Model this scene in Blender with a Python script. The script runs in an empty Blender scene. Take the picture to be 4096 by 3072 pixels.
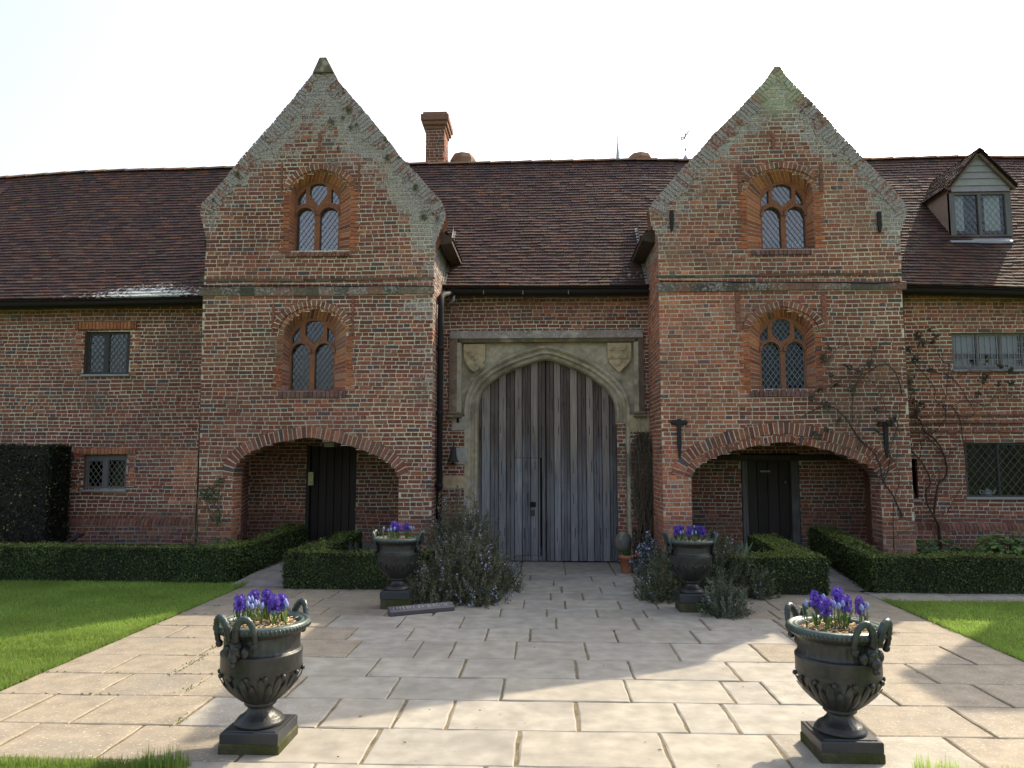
import bpy, math, random
import numpy as np
from mathutils import Vector
from mathutils.geometry import tessellate_polygon

random.seed(7); rng = np.random.default_rng(7)
SC = bpy.context.scene
# ------------------------------------------------------------------ camera
FPX, CAMH = 750.0, 1.65
PITCH = math.atan(72.44/FPX); YAW = math.radians(2.53)
cam = bpy.data.cameras.new('camera'); cam.sensor_width = 36; cam.lens = FPX/1024*36
cam.clip_end = 6000; cam.clip_start = 0.05
cam_o = bpy.data.objects.new('camera', cam); SC.collection.objects.link(cam_o)
cam_o.location = (0, 0, CAMH); cam_o.rotation_euler = (math.pi/2+PITCH, 0, YAW)
SC.camera = cam_o
# ------------------------------------------------------------------ sky, sun, exposure
SUN = Vector((.752, .835, 1.0)).normalized()
sun_el = math.asin(SUN.z); sun_az = math.atan2(SUN.x, SUN.y)
W = bpy.data.worlds.new('World'); SC.world = W; W.use_nodes = True
wn = W.node_tree.nodes; bg = wn['Background']
sky = wn.new('ShaderNodeTexSky'); sky.sky_type = 'NISHITA'; sky.sun_disc = False
sky.sun_elevation = sun_el; sky.sun_rotation = sun_az
sky.air_density = 1.0; sky.dust_density = 5.0; sky.ozone_density = 1.0; sky.altitude = 50
hz = wn.new('ShaderNodeHueSaturation'); hz.inputs['Saturation'].default_value = .62   # thin spring haze
W.node_tree.links.new(sky.outputs['Color'], hz.inputs['Color']); W.node_tree.links.new(hz.outputs['Color'], bg.inputs['Color']); bg.inputs['Strength'].default_value = .15
sl = bpy.data.lights.new('sun', 'SUN'); sl.energy = 2.9; sl.angle = math.radians(.5); sl.color = (1, .855, .63)
so = bpy.data.objects.new('sun', sl); SC.collection.objects.link(so)
so.rotation_euler = (-SUN).to_track_quat('-Z', 'Y').to_euler(); so.location = (8, 10, 14)
vs = SC.view_settings; vs.view_transform = 'Standard'; vs.look = 'None'; vs.exposure = 1.32; vs.gamma = 1
# ------------------------------------------------------------------ measuring helpers
_cy, _sy, _ct, _st = math.cos(YAW), math.sin(YAW), math.cos(PITCH), math.sin(PITCH)
CR = dict(T=(0,0,1), A=(0,600,2.212), B=(750,200,2.0109), Cc=(1600,400,2.0109), D=(2500,200,1.8433), E=(3400,550,3.178),
  F=(0,1200,2.4578), Gc=(0,1700,2.212), H=(750,1000,2.0109), I=(800,1650,2.0109), J=(1700,1100,2.212), Kc=(1750,1750,2.212),
  L=(2500,1050,2.0109), M=(2550,1650,2.0109), N=(3200,1200,2.4688), O=(3200,1800,2.4688), V=(0,2250,2.0186), W=(1024,2250,2.0186),
  X=(2048,2250,2.0186), Y=(3072,2250,2.0186), R=(2100,500,2.9493), S=(1400,2050,3.16), d=(0,0,.54004))
def ray(c, x, y):
    a, b, s = CR[c]; px = (a+x/s)/4-512; py = (b+y/s)/4-384
    fw = FPX*_ct+py*_st; up = -py*_ct+FPX*_st
    return (px*_cy-fw*_sy, px*_sy+fw*_cy, up)
def P(c, x, y, Y):                      # point of a frontal plane at distance Y
    d = ray(c, x, y); t = Y/d[1]; return Vector((d[0]*t, Y, CAMH+d[2]*t))
def P2(c, x, y, Y): p = P(c, x, y, Y); return (p.x, p.z)
def G(c, x, y, z=0.0):                  # point of a level plane at height z
    d = ray(c, x, y); t = (z-CAMH)/d[2]; return Vector((d[0]*t, d[1]*t, z))
# ------------------------------------------------------------------ small maths
def _h(i, j, k=0):
    n = (i*374761393+j*668265263+k*2147483647) & 0xffffffff
    n = ((n ^ (n >> 13))*1274126177) & 0xffffffff
    return ((n ^ (n >> 16)) & 0xffff)/65535.
def vnoise(x, y, k=0):
    i, j = math.floor(x), math.floor(y); u, v = x-i, y-j
    u = u*u*(3-2*u); v = v*v*(3-2*v)
    return (_h(i,j,k)*(1-u)+_h(i+1,j,k)*u)*(1-v)+(_h(i,j+1,k)*(1-u)+_h(i+1,j+1,k)*u)*v
def fbm(x, y, k=0): return .55*vnoise(x,y,k)+.3*vnoise(x*2.1,y*2.1,k+1)+.15*vnoise(x*4.3,y*4.3,k+2)
def ss(a, b, x): t = min(1, max(0, (x-a)/(b-a))); return t*t*(3-2*t)
def lerp(a, b, t): return a+(b-a)*t
def mixc(a, b, t): return tuple(a[i]+(b[i]-a[i])*t for i in range(len(a)))
def rc(col, v=.15, a=0):                # jittered colour with spare channel a
    s = 1+random.uniform(-v, v)
    return (col[0]*s, col[1]*s*random.uniform(.95,1.05), col[2]*s*random.uniform(.93,1.07), a)
def ipl(pts, x):
    if x <= pts[0][0]: return pts[0][1]
    for (a, b), (c, d) in zip(pts, pts[1:]):
        if x <= c: return b+(d-b)*(x-a)/(c-a)
    return pts[-1][1]
# ------------------------------------------------------------------ mesh builder
ALB = 1.22                               # common factor on all base colours
class MB:
    def __init__(s): s.v = []; s.f = []; s.c = []; s.sm = []
    def face(s, pts, col, smooth=False):
        n = len(s.v); s.v.extend([tuple(p) for p in pts]); s.f.append(tuple(range(n, n+len(pts)))); s.c.extend([col]*len(pts)); s.sm.append(smooth)
    def idx(s, pts, faces, col, smooth=False):
        n = len(s.v); s.v.extend([tuple(p) for p in pts])
        s.c.extend(col if isinstance(col, list) else [col]*len(pts))
        for f in faces: s.f.append(tuple(n+i for i in f)); s.sm.append(smooth)
    def bulk(s, V, C):                  # V (n,k,3) polygons, C (n,4)
        n0 = len(s.v); n, k = V.shape[:2]
        s.v.extend(map(tuple, V.reshape(-1, 3).tolist())); s.c.extend(map(tuple, np.repeat(C, k, 0).tolist()))
        s.f.extend(map(tuple, (np.arange(n*k).reshape(n, k)+n0).tolist())); s.sm.extend([False]*n)
    def hexa(s, q, col):                # q: 8 points, 0-3 one end, 4-7 the other
        s.idx(q, [(3,2,1,0),(4,5,6,7),(0,1,5,4),(1,2,6,5),(2,3,7,6),(3,0,4,7)], col)
    def box(s, a, b, col, jit=0):
        (x0,y0,z0),(x1,y1,z1) = a, b
        q = [(x0,y0,z0),(x1,y0,z0),(x1,y1,z0),(x0,y1,z0),(x0,y0,z1),(x1,y0,z1),(x1,y1,z1),(x0,y1,z1)]
        if jit: q = [tuple(k+random.uniform(-jit,jit) for k in p) for p in q]
        s.hexa(q, col)
    def cbox(s, a, b, col, c=.01):      # box with chamfered edges all round
        (x0,y0,z0),(x1,y1,z1) = a, b
        V = []; ix = {}
        for i,(X,sx) in enumerate(((x0,1),(x1,-1))):
            for j,(Y,sy) in enumerate(((y0,1),(y1,-1))):
                for k,(Z,sz) in enumerate(((z0,1),(z1,-1))):
                    for ax in range(3):
                        ix[i,j,k,ax] = len(V)
                        V.append((X+(0 if ax==0 else sx*c), Y+(0 if ax==1 else sy*c), Z+(0 if ax==2 else sz*c)))
        F = []
        for a_ in range(3):
            for e in (0,1):
                o = [(0,0),(1,0),(1,1),(0,1)]
                f = []
                for (m,n) in o:
                    k = [0,0,0]; k[a_] = e; k[(a_+1)%3] = m; k[(a_+2)%3] = n; f.append(ix[k[0],k[1],k[2],a_])
                F.append(f if e else f[::-1])
            for m in (0,1):
                for n in (0,1):
                    k0 = [0,0,0]; k0[(a_+1)%3] = m; k0[(a_+2)%3] = n; k1 = k0[:]; k1[a_] = 1
                    b_, c_ = (a_+1)%3, (a_+2)%3
                    f = [ix[(*k0,b_)], ix[(*k1,b_)], ix[(*k1,c_)], ix[(*k0,c_)]]
                    F.append(f if (m==n) == True else f[::-1])
        for i in (0,1):
            for j in (0,1):
                for k in (0,1):
                    f = [ix[i,j,k,0], ix[i,j,k,1], ix[i,j,k,2]]; F.append(f)
        s.idx(V, F, col)
    def bar(s, p, q, w, h, col, nrm=(0,-1,0)):
        p, q, n = Vector(p), Vector(q), Vector(nrm); d = (q-p).normalized(); t = d.cross(n)
        if t.length < 1e-5: t = d.cross(Vector((1,0,0)))
        t.normalize(); n = t.cross(d); t *= w/2; n *= h/2
        s.hexa([p-t-n, p+t-n, p+t+n, p-t+n, q-t-n, q+t-n, q+t+n, q-t+n], col)
    def tube(s, pts, r, col, n=6, cap=True, smooth=True):
        pts = [Vector(p) for p in pts]; rr = r if isinstance(r, (list, tuple)) else [r]*len(pts)
        V = []; up = Vector((.3,.2,1)).normalized(); prev = None
        for i, p in enumerate(pts):
            d = (pts[min(i+1, len(pts)-1)]-pts[max(i-1,0)]).normalized()
            a = prev-d*prev.dot(d) if prev is not None else d.cross(up)
            if a.length < 1e-4: a = d.cross(Vector((1,0,0)))
            a.normalize(); prev = a; b = d.cross(a)
            for k in range(n):
                t = 2*math.pi*k/n; V.append(p+(a*math.cos(t)+b*math.sin(t))*rr[i])
        F = [(i*n+k, i*n+(k+1)%n, (i+1)*n+(k+1)%n, (i+1)*n+k) for i in range(len(pts)-1) for k in range(n)]
        if cap: F += [tuple(range(n))[::-1], tuple((len(pts)-1)*n+k for k in range(n))]
        s.idx(V, F, col if not isinstance(col, list) else [c for c in col for _ in range(n)], smooth)
    def lathe(s, prof, col, n=40, c=(0,0,0), smooth=True, mod=None):
        V = []
        for i, (r, z) in enumerate(prof):
            for k in range(n):
                t = 2*math.pi*k/n; R = r*(mod(i, t) if mod else 1)
                V.append((c[0]+R*math.cos(t), c[1]+R*math.sin(t), c[2]+z))
        F = [(i*n+k, i*n+(k+1)%n, (i+1)*n+(k+1)%n, (i+1)*n+k) for i in range(len(prof)-1) for k in range(n)]
        s.idx(V, F, col, smooth)
    def ball(s, c, r, col, n=8, m=6, sq=(1,1,1)):
        prof = [(max(1e-4, math.sin(math.pi*i/m)), -math.cos(math.pi*i/m)) for i in range(m+1)]
        V = [(c[0]+r*sq[0]*R*math.cos(2*math.pi*k/n), c[1]+r*sq[1]*R*math.sin(2*math.pi*k/n), c[2]+r*sq[2]*z) for R, z in prof for k in range(n)]
        s.idx(V, [(i*n+k, i*n+(k+1)%n, (i+1)*n+(k+1)%n, (i+1)*n+k) for i in range(m) for k in range(n)], col, True)
    def plate(s, outer, holes, fr, d, t, col):   # flat plate with holes, front at depth d, thickness t
        polys = [outer]+holes
        tris = tessellate_polygon([[Vector((p[0], p[1], 0)) for p in pl] for pl in polys])
        allp = [p for pl in polys for p in pl]
        s.idx([fr(p[0], p[1], d) for p in allp], [tuple(x) for x in tris], col)
        for pl in polys:
            for a, b in zip(pl, pl[1:]+pl[:1]):
                s.face([fr(*a, d), fr(*b, d), fr(*b, d+t), fr(*a, d+t)], col)
    def build(s, name, mat, parent=None, fix=False):
        me = bpy.data.meshes.new(name); me.from_pydata(s.v, [], s.f)
        a = me.color_attributes.new('Col', 'FLOAT_COLOR', 'POINT')
        arr = np.ones((len(s.v), 4), np.float32)
        arr[:, :] = np.array([c if len(c) == 4 else (*c, 0) for c in s.c], np.float32)
        arr[:, :3] *= ALB
        a.data.foreach_set('color', arr.ravel())
        me.polygons.foreach_set('use_smooth', s.sm)
        if fix:
            import bmesh
            bm = bmesh.new(); bm.from_mesh(me); bmesh.ops.recalc_face_normals(bm, faces=bm.faces); bm.to_mesh(me); bm.free()
        me.materials.append(mat); me.update()
        o = bpy.data.objects.new(name, me); SC.collection.objects.link(o)
        if parent is not None:
            o.parent = parent; off = Vector((0,0,0)); q = parent
            while q is not None: off += q.location; q = q.parent
            o.location = -off if not parent.get('local') else (0,0,0)
            if parent.get('local'): o['local'] = 1
        return o
def tag(o, label, cat=None, group=None, kind=None):
    if label: o['label'] = label
    if cat: o['category'] = cat
    if group: o['group'] = group
    if kind: o['kind'] = kind
    return o
def empty(name, loc, label, cat, group=None, rz=0, local=False):
    o = bpy.data.objects.new(name, None); SC.collection.objects.link(o)
    o.location = loc; o.rotation_euler = (0,0,rz); o.empty_display_size = .2
    if local: o['local'] = 1
    return tag(o, label, cat, group)
# ------------------------------------------------------------------ materials
def mat(name, rough=.85, spec=.3, ns=40, namt=.25, bump=.15, bs=90, lich=None, lscale=14, metal=0, stretch=None, blotch=None, sss=0, lr=(.86,1.06), ldark=0, trans=0, vcol=True, base=(.5,.5,.5), coat=0, bdist=.01):
    up = lambda c: tuple(min(.8, k*ALB) for k in c)
    base = up(base); lich = up(lich) if lich else None; blotch = [(up(q[0]), *q[1:]) for q in blotch] if blotch else None
    m = bpy.data.materials.new(name); m.use_nodes = True; nt = m.node_tree; N, L = nt.nodes, nt.links
    b = N['Principled BSDF']; b.inputs['Roughness'].default_value = rough; b.inputs['Specular IOR Level'].default_value = spec; b.inputs['Metallic'].default_value = metal
    tc = N.new('ShaderNodeTexCoord'); vec = tc.outputs['Object']
    if stretch:
        mp = N.new('ShaderNodeMapping'); mp.inputs['Scale'].default_value = stretch; L.new(vec, mp.inputs['Vector']); vec = mp.outputs['Vector']
    def noise(sc, det=4, v=None):
        n = N.new('ShaderNodeTexNoise'); n.inputs['Scale'].default_value = sc; n.inputs['Detail'].default_value = det; L.new(v or vec, n.inputs['Vector']); return n.outputs['Fac']
    at = N.new('ShaderNodeAttribute'); at.attribute_name = 'Col'
    if vcol: col = at.outputs['Color']
    else:
        rgb = N.new('ShaderNodeRGB'); rgb.outputs[0].default_value = (*base, 1); col = rgb.outputs[0]
    if namt:
        mr = N.new('ShaderNodeMapRange'); mr.inputs['From Min'].default_value = .25; mr.inputs['From Max'].default_value = .75
        mr.inputs['To Min'].default_value = 1-namt; mr.inputs['To Max'].default_value = 1+namt
        L.new(noise(ns), mr.inputs['Value'])
        mx = N.new('ShaderNodeVectorMath'); mx.operation = 'SCALE'; L.new(col, mx.inputs[0]); L.new(mr.outputs[0], mx.inputs['Scale']); col = mx.outputs[0]
    if blotch:
        for (bc, bsc, lo, hi, amt) in blotch:
            r = N.new('ShaderNodeMapRange'); r.interpolation_type = 'SMOOTHSTEP'; r.inputs['From Min'].default_value = lo; r.inputs['From Max'].default_value = hi; r.inputs['To Max'].default_value = amt
            L.new(noise(bsc, 6, tc.outputs['Object']), r.inputs['Value'])
            x = N.new('ShaderNodeMix'); x.data_type = 'RGBA'; L.new(r.outputs[0], x.inputs[0]); L.new(col, x.inputs[6]); x.inputs[7].default_value = (*bc, 1); col = x.outputs[2]
    if lich:
        n1 = noise(lscale, 6); ad = N.new('ShaderNodeMath'); ad.operation = 'ADD'; L.new(n1, ad.inputs[0]); L.new(at.outputs['Alpha'], ad.inputs[1])
        r = N.new('ShaderNodeMapRange'); r.interpolation_type = 'SMOOTHSTEP'; r.inputs['From Min'].default_value = lr[0]; r.inputs['From Max'].default_value = lr[1]; L.new(ad.outputs[0], r.inputs['Value'])
        x = N.new('ShaderNodeMix'); x.data_type = 'RGBA'; L.new(r.outputs[0], x.inputs[0]); L.new(col, x.inputs[6]); x.inputs[7].default_value = (*lich, 1)
        if ldark:
            cr_ = N.new('ShaderNodeMapRange'); cr_.inputs['From Min'].default_value = .38; cr_.inputs['From Max'].default_value = .62; cr_.inputs['To Min'].default_value = 1-ldark; cr_.inputs['To Max'].default_value = 1.12; L.new(noise(58, 3, tc.outputs['Object']), cr_.inputs['Value'])
            vm = N.new('ShaderNodeVectorMath'); vm.operation = 'SCALE'; vm.inputs[0].default_value = lich; L.new(cr_.outputs[0], vm.inputs['Scale']); L.new(vm.outputs[0], x.inputs[7])
        col = x.outputs[2]
    L.new(col, b.inputs['Base Color'])
    if bump:
        bp = N.new('ShaderNodeBump'); bp.inputs['Strength'].default_value = bump; bp.inputs['Distance'].default_value = bdist; L.new(noise(bs), bp.inputs['Height']); L.new(bp.outputs[0], b.inputs['Normal'])
    if trans:
        tb = N.new('ShaderNodeBsdfTranslucent'); L.new(col, tb.inputs['Color']); ms = N.new('ShaderNodeMixShader'); ms.inputs[0].default_value = trans
        L.new(b.outputs[0], ms.inputs[1]); L.new(tb.outputs[0], ms.inputs[2]); L.new(ms.outputs[0], N['Material Output'].inputs['Surface'])
    return m
def glassmat(name, tint=(.75,.8,.82), refl=.16, rough=.04, wav=.25):
    m = bpy.data.materials.new(name); m.use_nodes = True; nt = m.node_tree; N, L = nt.nodes, nt.links
    N.remove(N['Principled BSDF']); out = N['Material Output']
    t = N.new('ShaderNodeBsdfTransparent'); t.inputs[0].default_value = (*tint, 1)
    g = N.new('ShaderNodeBsdfGlossy'); g.inputs['Roughness'].default_value = rough; g.inputs['Color'].default_value = (.92,.96,1,1)
    at = N.new('ShaderNodeTexCoord'); ns = N.new('ShaderNodeTexVoronoi'); ns.inputs['Scale'].default_value = 14; L.new(at.outputs['Object'], ns.inputs['Vector'])
    n2 = N.new('ShaderNodeTexNoise'); n2.inputs['Scale'].default_value = 9; L.new(at.outputs['Object'], n2.inputs['Vector'])
    sp = N.new('ShaderNodeMath'); sp.operation = 'ADD'; L.new(n2.outputs['Fac'], sp.inputs[0]); L.new(ns.outputs['Distance'], sp.inputs[1])
    bp = N.new('ShaderNodeBump'); bp.inputs['Strength'].default_value = wav; bp.inputs['Distance'].default_value = .03; L.new(sp.outputs[0], bp.inputs['Height']); L.new(bp.outputs[0], g.inputs['Normal'])
    f = N.new('ShaderNodeFresnel'); f.inputs['IOR'].default_value = 1.5
    ad = N.new('ShaderNodeMath'); ad.operation = 'ADD'; ad.use_clamp = True; ad.inputs[1].default_value = refl-.04; L.new(f.outputs[0], ad.inputs[0])
    mx = N.new('ShaderNodeMixShader'); L.new(ad.outputs[0], mx.inputs[0]); L.new(t.outputs[0], mx.inputs[1]); L.new(g.outputs[0], mx.inputs[2]); L.new(mx.outputs[0], out.inputs['Surface'])
    return m
M_BRICK = mat('brick', .92, .15, 38, .34, .5, 130, lich=(.30,.275,.262), lscale=30, bdist=.006, lr=(.90,1.16), ldark=.55, blotch=[((.10,.075,.06),1.3,.50,.72,.40),((.25,.19,.155),5,.60,.76,.2),((.38,.355,.32),30,.68,.78,.4)])
M_TILE = mat('roof_tile', .85, .25, 30, .25, .4, 80, lich=(.40,.41,.40), lscale=20, bdist=.006)
M_STONE = mat('dressed_stone', .9, .2, 14, .25, .4, 60, lich=(.42,.41,.37), lscale=22, blotch=[((.105,.10,.072),2.6,.48,.72,.68),((.27,.17,.11),2.1,.55,.75,.5),((.42,.38,.30),4.1,.58,.7,.5)])
M_FLAG = mat('flagstone', .8, .3, 7, .24, .25, 45, lich=(.36,.33,.28), lscale=48, blotch=[((.145,.135,.118),1.5,.50,.74,.6),((.18,.165,.125),4.5,.54,.72,.5),((.11,.10,.085),22,.66,.76,.5)], bdist=.004)
M_JOINT = mat('joint_mortar', .95, .1, 60, .35, .5, 150, vcol=False, base=(.135,.11,.072), blotch=[((.06,.052,.035),5,.5,.65,.7)])
M_WOOD = mat('weathered_oak', .85, .2, 6, .55, .6, 14, stretch=(22,22,.45), blotch=[((.20,.205,.215),2.2,.52,.78,.35)], bdist=.004)
M_DARK = mat('dark_timber', .6, .3, 8, .3, .3, 20, stretch=(10,10,.6))
M_IRON = mat('black_iron', .75, .2, 60, .25, .3, 120)
M_LEAD = mat('lead', .5, .4, 40, .2, .2, 80)
M_BRONZE = mat('dark_bronze', .42, .5, 25, .3, .5, 60, metal=.25, blotch=[((.045,.075,.066),5.5,.56,.72,.5)], bdist=.004)
M_PLINTH = mat('slate_plinth', .4, .5, 20, .2, .2, 60, blotch=[((.05,.06,.02),5,.6,.75,.3)])
M_MOSS = mat('mossy_stone', .95, .1, 20, .35, .6, 70, blotch=[((.035,.042,.012),4,.42,.62,.8)])
M_LEAF = mat('box_leaf', .55, .35, 3, .35, 0, trans=.25)
M_LEAF2 = mat('rosemary_leaf', .7, .2, 3, .2, 0, trans=.2)
M_GRASS = mat('grass', .6, .25, 1.3, .26, 0, trans=.55)
M_SOIL = mat('soil', 1, .05, 25, .4, .8, 60, vcol=False, base=(.06,.045,.033), bdist=.03)
M_LAWN = mat('lawn_ground', 1, .05, 8, .3, .5, 80, vcol=False, base=(.085,.125,.022))
M_FIELD = mat('field', 1, .05, .2, .3, 0, vcol=False, base=(.10,.13,.05))
M_TERRA = mat('terracotta', .85, .2, 30, .2, .2, 80)
M_PETAL = mat('petal', .5, .3, 30, .15, 0, trans=.3)
M_STEM = mat('bark', .9, .1, 30, .3, .4, 80)
M_PAINT = mat('painted_board', .7, .3, 12, .12, .15, 50)
M_PLASTER = mat('plaster', .95, .1, 8, .12, .15, 60)
M_CLOTH = mat('cloth', .9, .1, 20, .1, .1, 60)
M_CHINA = mat('china', .2, .5, 1, 0, 0)
M_DARKROOM = mat('dark_room', 1, 0, 1, 0, 0, vcol=False, base=(.012,.012,.014))
G_SKY = glassmat('glass_bright', (.7,.75,.78), .16, .08, .02)
G_MID = glassmat('glass_mid', (.6,.64,.66), .07, .06, .03)
G_DARK = glassmat('glass_dark', (.7,.73,.75), .025, .04, .10)
# ------------------------------------------------------------------ brick palettes
PAL = [(.132,.044,.031),(.190,.066,.043),(.300,.116,.054),(.150,.080,.054),(.062,.058,.063),(.245,.128,.092),(.092,.045,.040),(.225,.083,.048)]
WZ = dict(wing=[4.5,4,.15,1.6,1.0,.3,3.4,.6], towerL=[3,3.6,.6,2.6,.9,.7,2,1.5], towerR=[1.8,3.4,.9,2.6,.7,1.4,1.2,2.2], orange=[.5,2.5,3.5,1,.4,1.5,.3,4.5],
          pink=[.6,2,1.6,2.4,.6,4,.8,2], dark=[3,2,.2,2,2,.2,3,.6], hot=[.1,1,6,.4,.05,.6,0,5], porch=[3,3.5,.5,3,1,.4,2,1.2])
MORT = (.43,.395,.335)
ZM = {z: tuple(1.06*sum(w*c[i] for w, c in zip(ws, PAL))/sum(ws)*(1,.95,.95)[i] for i in range(3)) for z, ws in WZ.items()}
def zone(x, z, Y):
    if Y > 11: 
        if abs(x) < 1.7: return 'wing' if fbm(x*1.5, z*1.5, 3) > .45 else 'towerL'
        if x > 0: return 'towerR' if z > 2.2 else 'wing'
        if z < 1.75 and z > .9 and -5.9 < x < -5 and fbm(x*2, z*2, 9) > .42: return 'orange'
        return 'wing'
    n = fbm(x*1.1, z*1.1, 5)
    if x < 0:
        if z < 4 and x < -4.1 and z > 1.6: return 'pink' if n > .6 else 'towerL'
        return 'towerR' if n > .62 else 'towerL'
    if x < 2.9 and z < 5 and n > .3+.35*ss(2.3, 3.0, x)+.2*ss(3.9,4.6,z): return 'orange'
    if x > 3.9 and z > 4: return 'pink' if n > .4 else 'towerR'
    return 'towerR'
def lichen(x, z, Y):
    if Y > 11:
        l = .18 if (z < .9) else .08
        if x < -5 and 1.9 < z < 2.6: l += .06
        return l
    l = .05
    cx, za = (-3.28, 7.45) if x < 0 else (3.35, 7.22)
    e = (za-z)-abs(x-cx)*1.36
    eL = e if x < cx else e-.18*(x < 0)
    l += .44*(1-ss(.1, 1.0, eL))+(.40 if x < 0 else .28)*ss(5.1, 6.6, z)
    if x < 0:
        l += .40*ss(-2.5,-1.7,x)*ss(2.0,4.0,z)+.30*ss(-2.0,-1.6,x)*(1-ss(2.6,3.4,z))
        l += .22*(1-ss(-4.9,-4.6,x))*(1-ss(1.8,2.3,z))
    else:
        l += .22*ss(4.3,4.9,x)*ss(3.8,5,z)
        l += .10*ss(4.5,4.95,x)
    if 3.62 < z < 3.9: l += .16
    return l+.34*(fbm(x*1.7,z*1.7,21)-.5)
def bcol(x, z, Y, zn=None):
    zn = zn or zone(x, z, Y)
    k = random.choices(range(8), WZ[zn])[0]
    li = lichen(x, z, Y); b = .68+.66*fbm(x*.8+3, z*.8, 91)
    c = mixc(PAL[k], ZM[zn], .42 if k != 4 else .2); b *= 1.22 if zn == 'orange' else 1.0; c = (c[0]*b*.98, c[1]*b*.98, c[2]*b*1.0)
    if Y < 11 and x > 2.5 and z > 6.3:      # pale lens-flare green, partly lichen, tinted into bricks round the right gable apex
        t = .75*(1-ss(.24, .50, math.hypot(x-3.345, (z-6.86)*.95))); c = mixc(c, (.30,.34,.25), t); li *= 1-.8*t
    return rc(c, .15, max(0, min(.75, li+(random.uniform(-.16,.14) if li > .12 else 0))))
def mcol(x, z, Y):
    n = fbm(x*.9, z*.9, 31); s = .55+.75*n
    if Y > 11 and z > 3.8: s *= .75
    if z < .8: s *= .6
    return (MORT[0]*s, MORT[1]*s, MORT[2]*s*lerp(1.05,.85,n), max(0, lichen(x,z,Y)-.20))
# ------------------------------------------------------------------ walls of real bricks
def crossx(poly, z):
    xs = []
    for (x0,z0),(x1,z1) in zip(poly, poly[1:]+poly[:1]):
        if (z0 <= z) != (z1 <= z): xs.append(x0+(x1-x0)*(z-z0)/(z1-z0))
    xs.sort(); return list(zip(xs[::2], xs[1::2]))
def rows(outer, holes):
    def f(z):
        iv = crossx(outer, z)
        for h in holes:
            for (a, b) in crossx(h, z):
                nv = []
                for (p, q) in iv:
                    if b <= p or a >= q: nv.append((p, q)); continue
                    if a > p: nv.append((p, a))
                    if b < q: nv.append((b, q))
                iv = nv
        return [(p, q) for p, q in iv if q-p > .01]
    return f
def bricks(mb, rf, z0, z1, fr, Yc, course=.060, Ls=.19, proud=.006, zn=None, cx=None, wave=.013):
    n = int(math.ceil((z1-z0)/course)); ph = random.random()*9
    for i in range(n):
        za = z0+i*course; zb = min(z1, za+course); zm = (za+zb)/2
        head = (i % 2 == 1) if random.random() > .06 else (i % 2 == 0)
        pit = Ls/2 if head else Ls; off = (.25*Ls if head else 0)+random.uniform(-.03,.03)
        for (a, b) in rf(zm):
            x = a
            while x < b-1e-4:           # mortar bed
                e = min(b, x+.3); X = cx(x) if cx else x
                mb.idx([fr(x,za,0), fr(e,za,0), fr(e,zb,0), fr(x,zb,0)], [(0,1,2,3)], mcol(X, zm, Yc)); x = e
            k = math.floor((a-off)/pit); p = off+k*pit
            while p < b:
                w = pit*random.uniform(.9,1.1) if not head else pit*random.uniform(.88,1.12)
                u0, u1 = max(a, p), min(b, p+w); p += w
                if u1-u0 < .035: continue
                g = .0050; jz = wave*(math.sin(u0*1.9+ph*.2+za*2)+.5*math.sin(u0*5.3+za*9))*.5+random.uniform(-.003,.003); g2 = g*random.uniform(.7,1.5)
                A0, A1 = u0+(g if u0 > a+1e-6 else 0), u1-(g if u1 < b-1e-6 else 0)
                B0, B1 = za+g2+jz, zb-g2+jz; d = -proud*random.uniform(.5,1.25); bv = .004
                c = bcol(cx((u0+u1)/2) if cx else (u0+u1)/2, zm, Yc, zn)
                r = lambda: random.uniform(-.003,.003)
                mb.idx([fr(A0,B0,.001), fr(A1,B0,.001), fr(A1,B1,.001), fr(A0,B1,.001),
                        fr(A0+bv+r()*.5,B0+bv+r(),d), fr(A1-bv+r()*.5,B0+bv+r(),d), fr(A1-bv+r()*.5,B1-bv+r(),d), fr(A0+bv+r()*.5,B1-bv+r(),d)],
                       [(4,5,6,7),(0,1,5,4),(1,2,6,5),(2,3,7,6),(3,0,4,7)], c)
def resample(pts, step):
    L = [0]
    for a, b in zip(pts, pts[1:]): L.append(L[-1]+math.dist(a, b))
    n = max(1, round(L[-1]/step)); out = []; j = 0
    for i in range(n+1):
        s = L[-1]*i/n
        while j < len(L)-2 and L[j+1] < s: j += 1
        t = (s-L[j])/max(1e-9, L[j+1]-L[j]); out.append(tuple(p+(q-p)*t for p, q in zip(pts[j], pts[j+1])))
    return out
def smooth(pts, n=6):                    # Catmull-Rom through the points
    P_ = [pts[0]]+list(pts)+[pts[-1]]; out = []
    for i in range(1, len(P_)-2):
        p0,p1,p2,p3 = P_[i-1:i+3]
        for k in range(n):
            t = k/n; out.append(tuple(.5*((2*b)+(c-a)*t+(2*a-5*b+4*c-d)*t*t+(3*b-a-3*c+d)*t**3) for a,b,c,d in zip(p0,p1,p2,p3)))
    out.append(tuple(pts[-1])); return out
def nrm2(pts, i):
    a, b = pts[max(0,i-1)], pts[min(len(pts)-1,i+1)]; dx, dz = b[0]-a[0], b[1]-a[1]; l = math.hypot(dx,dz) or 1
    return (-dz/l, dx/l)
def offset(pts, t): return [(p[0]+nrm2(pts,i)[0]*t, p[1]+nrm2(pts,i)[1]*t) for i, p in enumerate(pts)]
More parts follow.
